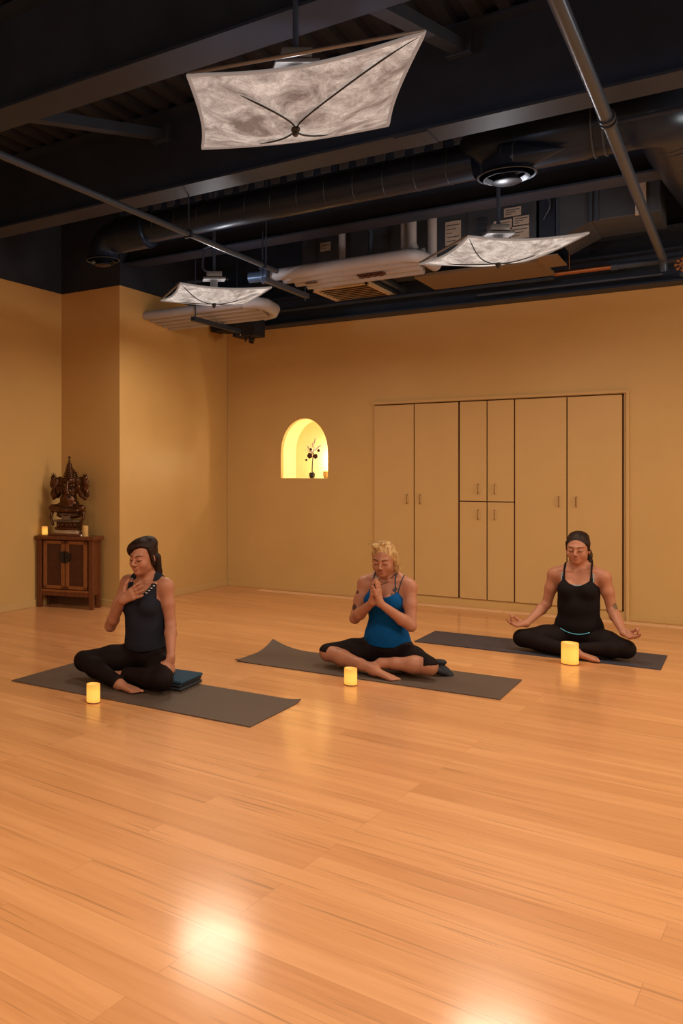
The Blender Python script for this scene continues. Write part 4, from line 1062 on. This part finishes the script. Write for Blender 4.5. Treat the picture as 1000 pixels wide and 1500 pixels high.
def w2more(child, body, shirt, H, S):
    # thin cord around the neck
    b = B(); pts = [hit(body, (x, -.4, z), (0, 1, 0), .0035) for x, z in ((.062, .625), (.045, .60), (.025, .575), (.005, .56))]
    tube(b, sweep(pts), .0022, 6); child('necklace', b, M['wire'])
person(dict(seed=2, o=(-1.978, 5.575, .006), lo=LO, hi=HI, skin=SK,
    label='blond woman in bright blue tank top with palms pressed together, sitting cross-legged',
    head=(-.004, -.018, .655), hrot=(14, 4, 0), bust=.050,
    armR=((-.150, .012, .545), (-.192, -.062, .318), (-.024, -.190, .455)), handR=dict(d=(.10, -.02, 1), n=(1, 0, -.1), thumb=-1, curl=(2, 2, 2, 2), spread=.5, th=(28, 4)),
    armL=((.152, .012, .545), (.184, -.062, .305), (.026, -.190, .455)), handL=dict(d=(-.10, -.02, 1), n=(-1, 0, -.1), thumb=1, curl=(2, 2, 2, 2), spread=.5, th=(28, 4)),
    legR=((-.085, .02, .10), (-.335, -.165, .088), (.030, -.290, .045), (.2, -.315, .02)),
    legL=((.085, .02, .10), (.325, -.160, .085), (.048, -.222, .082), (-.08, -.255, .06)), toeR=-1,
    hairm=hair_blond, blond=True, hline=(.80, .60, .078, .142), part=-.08, side=1.0, strands=0,
    hair=[('e', (-.035, -.035, .172), (.030, .032, .018)), ('e', (.0, -.02, .186), (.03, .03, .014)), ('c', (-.01, -.052, .158), (-.058, -.045, .118), .013, .009), ('c', (.072, -.015, .12), (.076, .0, .04), .012, .010), ('c', (.076, .0, .04), (.072, .02, -.045), .010, .012),
          ('c', (.04, .09, .08), (.065, .065, -.02), .028, .02), ('c', (.065, .065, -.02), (.07, .05, -.07), .02, .008)],
    curls=[[(-.05, -.04, .18), (-.075, -.045, .19), (-.08, -.05, .175)], [(-.03, -.03, .19), (-.035, -.045, .21), (-.06, -.05, .205)], [(.085, 0, .1), (.092, .0, .04), (.084, .01, -.04)], [(.0, -.03, .195), (.02, -.04, .207), (.035, -.02, .2)]],
    tattoos=[((-.178, -.035, .485), .019, (.02, .012, .01)), ((-.195, -.075, .395), .021, (.02, .012, .01)), ((.080, -.065, .535), .026, (.02, .02, .05)), ((.068, -.085, .51), .020, (.05, .02, .02))],
    top=dict(infl=.006, neck=.475, curve=.045, back=.50, strap=(.095, .10), wide=False, armz=.505, hem=.150, hemc=.012, mat=M['blue_jersey'],
             extra=[((0, .012, .21), (.132, .100, .09), .05)],
             straps=[([((-.082, 0, .505), (0, -1, 0)), ((-.080, 0, .545), (0, -1, 0)), ((-.074, 0, .575), (0, -.8, .6)), ((-.068, .02, .60), (0, 0, 1)), ((-.062, .05, .58), (0, .6, .8)), ((-.06, 0, .52), (0, 1, 0))], .004, M['navy_strap']),
                     ([((.084, 0, .505), (0, -1, 0)), ((.078, 0, .545), (0, -1, 0)), ((.072, 0, .575), (0, -.8, .6)), ((.066, .02, .60), (0, 0, 1)), ((.062, .05, .58), (0, .6, .8)), ((.06, 0, .52), (0, 1, 0))], .004, M['navy_strap']),
                     ([((.095, 0, .50), (0, -1, 0)), ((.100, 0, .535), (0, -1, 0)), ((.112, 0, .565), (0, -.8, .6)), ((.115, .02, .59), (0, 0, 1)), ((.10, .05, .57), (0, .6, .8))], .003, M['navy_strap'])]),
    legs=dict(waist=.26, full=None, capri=True, mat=M['legging']), more=[w2more]))

def w3more(child, body, shirt, H, S):
    b = B(); pts = [hit(shirt, (x, -.5, .140+.012*(abs(x)/.10)**2*2.2), (0, 1, 0), -.002) for x in np.linspace(-.105, .085, 14)]
    tube(b, pts, .0042, 6); child('turquoise_hem', b, M['bright_trim'])
    b = B(); pts = [hit(shirt, (x, -.5, .484+.050*(abs(x)/.085)**2), (0, 1, 0), -.003) for x in np.linspace(-.088, .088, 18)]
    tube(b, pts, .005, 6); child('pale_neckline', b, M['pale_strap'])
def w3leg(**k): return k
person(dict(seed=3, o=(-1.033, 6.90, .006), lo=(-.50, -.42, -.02), hi=HI, skin=SK,
    label='dark-haired woman in black camisole, open palms resting on her knees, sitting cross-legged',
    head=(-.002, -.004, .675), hrot=(5, -2, 0), bust=.054,
    armR=((-.160, .012, .545), (-.215, .020, .320), (-.318, -.155, .193)), handR=dict(d=(-.80, -.55, -.10), n=(.1, -.2, 1), thumb=1, curl=(48, 20, 18, 20), spread=4, th=(20, 42)),
    armL=((.162, .012, .545), (.212, .020, .318), (.300, -.150, .195)), handL=dict(d=(.72, -.60, -.22), n=(-.1, -.2, 1), thumb=-1, curl=(48, 20, 18, 20), spread=4, th=(20, 42)),
    legR=((-.085, .02, .10), (-.34, -.175, .086), (.025, -.285, .045), (.2, -.30, .025)),
    legL=((.085, .02, .10), (.315, -.170, .084), (.05, -.215, .062), (-.1, -.25, .055)), 
    hairm=hair_brown, hline=(.82, .57, .074, .138), side=3.0, strands=0,
    hair=[('e', (.0, .03, .148), (.068, .074, .046)), ('c', (-.064, -.022, .115), (-.071, .004, .055), .013, .009), ('c', (.064, -.022, .115), (.071, .004, .055), .013, .009), ('c', (-.04, .07, .03), (-.062, .045, -.045), .022, .012), ('c', (.05, .07, .04), (.068, .05, -.03), .026, .018), ('c', (.068, .05, -.03), (.080, .035, -.075), .018, .009)],
    curls=[[(.083, .0, .06), (.095, .0, .03), (.088, .01, .0)]],
    tattoos=[((.236, .0, .345), .026, (.10, .075, .035)), ((.0, -.10, .53), .008, (.12, .03, .02))],
    top=dict(infl=.006, neck=.484, curve=.050, back=.50, strap=(.09, .10), wide=False, armz=.515, hem=.135, hemc=.018, mat=M['black_jersey'],
             extra=[((0, .012, .20), (.145, .108, .09), .05), ((0, -.01, .33), (.125, .095, .10), .05)],
             straps=[([((s*.085, 0, .52), (0, -1, 0)), ((s*.088, 0, .55), (0, -1, 0)), ((s*.088, 0, .575), (0, -.8, .6)), ((s*.086, .02, .60), (0, 0, 1)), ((s*.08, .05, .58), (0, .6, .8)), ((s*.07, 0, .53), (0, 1, 0))], .0058, M['black_jersey']) for s in (-1, 1)] +
                    [([((s*.100, 0, .51), (0, -1, 0)), ((s*.103, 0, .535), (0, -1, 0)), ((s*.099, 0, .56), (0, -.9, .3))], .005, M['pale_strap']) for s in (-1, 1)]),
    legs=dict(waist=.26, full=dict(R=.92, L=.97), mat=M['legging']), more=[w3more]))
# dark cloth behind the second woman's knee
b = B(); rr_ = random.Random(4)
for (x, y, z, a) in ((-1.64, 5.57, .045, 20), (-1.66, 5.60, .075, -15), (-1.60, 5.60, .030, 40)):
    ball(b, (x, y, z), .06, (1.2, .8, .45), 16, Euler((R(a*.5), R(a), R(a))))
tag(obj('crumpled_cloth', b, M['blanket_dark'], smooth=True), 'dark crumpled cloth on the mat behind the left knee of the woman in blue', 'cloth')

# ------------------------------------------------------------------ statue
SS = Sdf(); sb = A3((0, 0, 0))
def e_(c, r, k=.012): SS.ell('s', c, r, k)
def c_(a, b, ra, rb, k=.01): SS.cone('s', a, b, ra, rb, k)
e_((0, 0, .185), (.100, .070, .060)); e_((0, -.014, .235), (.078, .068, .066)); e_((0, .0, .310), (.074, .052, .06))
for s in (-1, 1):
    c_((s*.04, 0, .165), (s*.135, -.045, .165), .040, .030, .02); c_((s*.135, -.045, .160), (s*.0, -.085, .150), .026, .017, .015)
    e_((s*.15, -.045, .165), (.024, .024, .022)); e_((s*.10, -.085, .145), (.03, .02, .014))
    e_((s*.072, 0, .335), (.028, .026, .026))
    c_((s*.075, 0, .335), (s*.125, -.02, .27), .020, .016); c_((s*.125, -.02, .27), (s*.115, -.06, .335), .016, .012); e_((s*.115, -.065, .350), (.018, .014, .022))
    c_((s*.075, .01, .345), (s*.145, .01, .330), .026, .024); c_((s*.145, .01, .330), (s*.150, -.005, .40), .023, .018); e_((s*.150, -.005, .425), (.026, .018, .026)); e_((s*.135, .015, .375), (.036, .018, .045), .02); e_((s*.10, .02, .40), (.034, .016, .04), .02); e_((s*.172, .0, .375), (.016, .014, .035))
    for k in range(5):
        a = PI*k/4; c_((s*.15, -.005, .43), (s*.15+.026*math.cos(a), -.005, .445+.028*math.sin(a)), .007, .004, .004)
    e_((s*.065, .0, .400), (.028, .008, .036))          # large ears
    e_((s*.125, .02, .30), (.040, .020, .055)); e_((s*.165, .01, .290), (.022, .016, .036)); e_((s*.15, .0, .25), (.020, .014, .020))
    c_((s*.15, -.03, .13), (s*.155, -.05, .08), .018, .012); c_((s*.155, -.05, .08), (s*.135, -.05, .02), .012, .014)
    e_((s*.022, -.042, .405), (.007, .006, .006), .004)
e_((0, -.005, .400), (.045, .043, .043)); 
c_((0, -.04, .395), (.006, -.068, .345), .018, .014); c_((.006, -.068, .345), (.022, -.075, .29), .014, .011); c_((.022, -.075, .29), (-.012, -.078, .262), .011, .008)
for i in range(7):
    z = .43+i*.019; r = .055-.0050*i; e_((0, .0, z), (r, r, .013), .006)
c_((0, 0, .555), (0, 0, .60), .014, .006); e_((0, 0, .610), (.012, .012, .012), .004)
for i in range(11):
    a = PI*i/10; e_((.062*math.cos(a), .028, .42+.085*math.sin(a)), (.014, .01, .014), .006)
for i in range(15):
    a = PI+PI*i/14; e_((.052*math.cos(a), -.055-.006*abs(math.sin(a)), .325+.055*math.sin(a)), (.008, .007, .008), .003)
e_((0, 0, .135), (.155, .095, .024)); e_((0, 0, .10), (.120, .080, .034))
F_ = SS.build(None, (-.22, -.14, .0), (.22, .12, .66), h=.004)
sroot = thing('deity_statue', bm_(0, .10, .745), 'dark bronze many-armed seated deity statue with tall crown on the altar cabinet', 'statue', rz=R(14))
sc_ = 1.0
b = to_bm(F_, 1); b.transform(Matrix.Translation((0, 0, .035))@Matrix.Diagonal((1.12, 1.1, 1.09, 1))); o = obj('figure', b, M['bronze'], sroot, smooth=True, local=True)
b = B(); bx(b, -.135, .135, -.075, .075, .078, .098, .006); obj('upper_slab', b, M['stone'], sroot, local=True)
b = B(); bx(b, -.125, .125, -.07, .07, .004, .030, .006); bx(b, -.11, .11, -.06, .06, .03, .078, .003); obj('plinth', b, M['bronze'], sroot, local=True)
b = B()
for i in range(5): ball(b, (-.09+i*.045, -.066, .052), .017, (1, .6, 1.1), 10)
obj('carved_row', b, M['bronze'], sroot, smooth=True, local=True)
b = B(); bx(b, -.045, .045, -.085, -.05, .098, .155, .004); bx(b, -.06, .06, -.09, -.06, .152, .162, .003); obj('front_tablet', b, M['stone'], sroot, local=True)
#PEOPLE-END
#LIGHTS
extra(.9, 3.0, 2.85, 45); extra(.9, 6.0, 2.85, 40); extra(-1.4, .0, 2.85, 50); extra(-3.6, .3, 2.85, 45); extra(1.2, -.2, 2.85, 50); 
so = extra(3.3, 5.9, 1.75, 62, 1.0, (1, .80, .52), (PI/2, 0, PI/2))
l = bpy.data.lights.new('niche_light', 'POINT'); l.energy = 8.5; l.color = (1, .84, .60); l.shadow_soft_size = .02
lo = bpy.data.objects.new('niche_light', l); C.objects.link(lo); lo.location = (-3.755, YB+.29, 1.44)

w = bpy.data.worlds.new('world'); bpy.context.scene.world = w; w.use_nodes = True
w.node_tree.nodes['Background'].inputs[0].default_value = (.02, .018, .016, 1)
sc = bpy.context.scene
sc.view_settings.view_transform = 'Standard'; sc.view_settings.look = 'None'; sc.view_settings.gamma = 1; sc.view_settings.exposure = .02
try: sc.view_settings.use_curve_mapping = False
except Exception: pass
for o in list(bpy.data.objects):
    if '_o' in o: del o['_o']
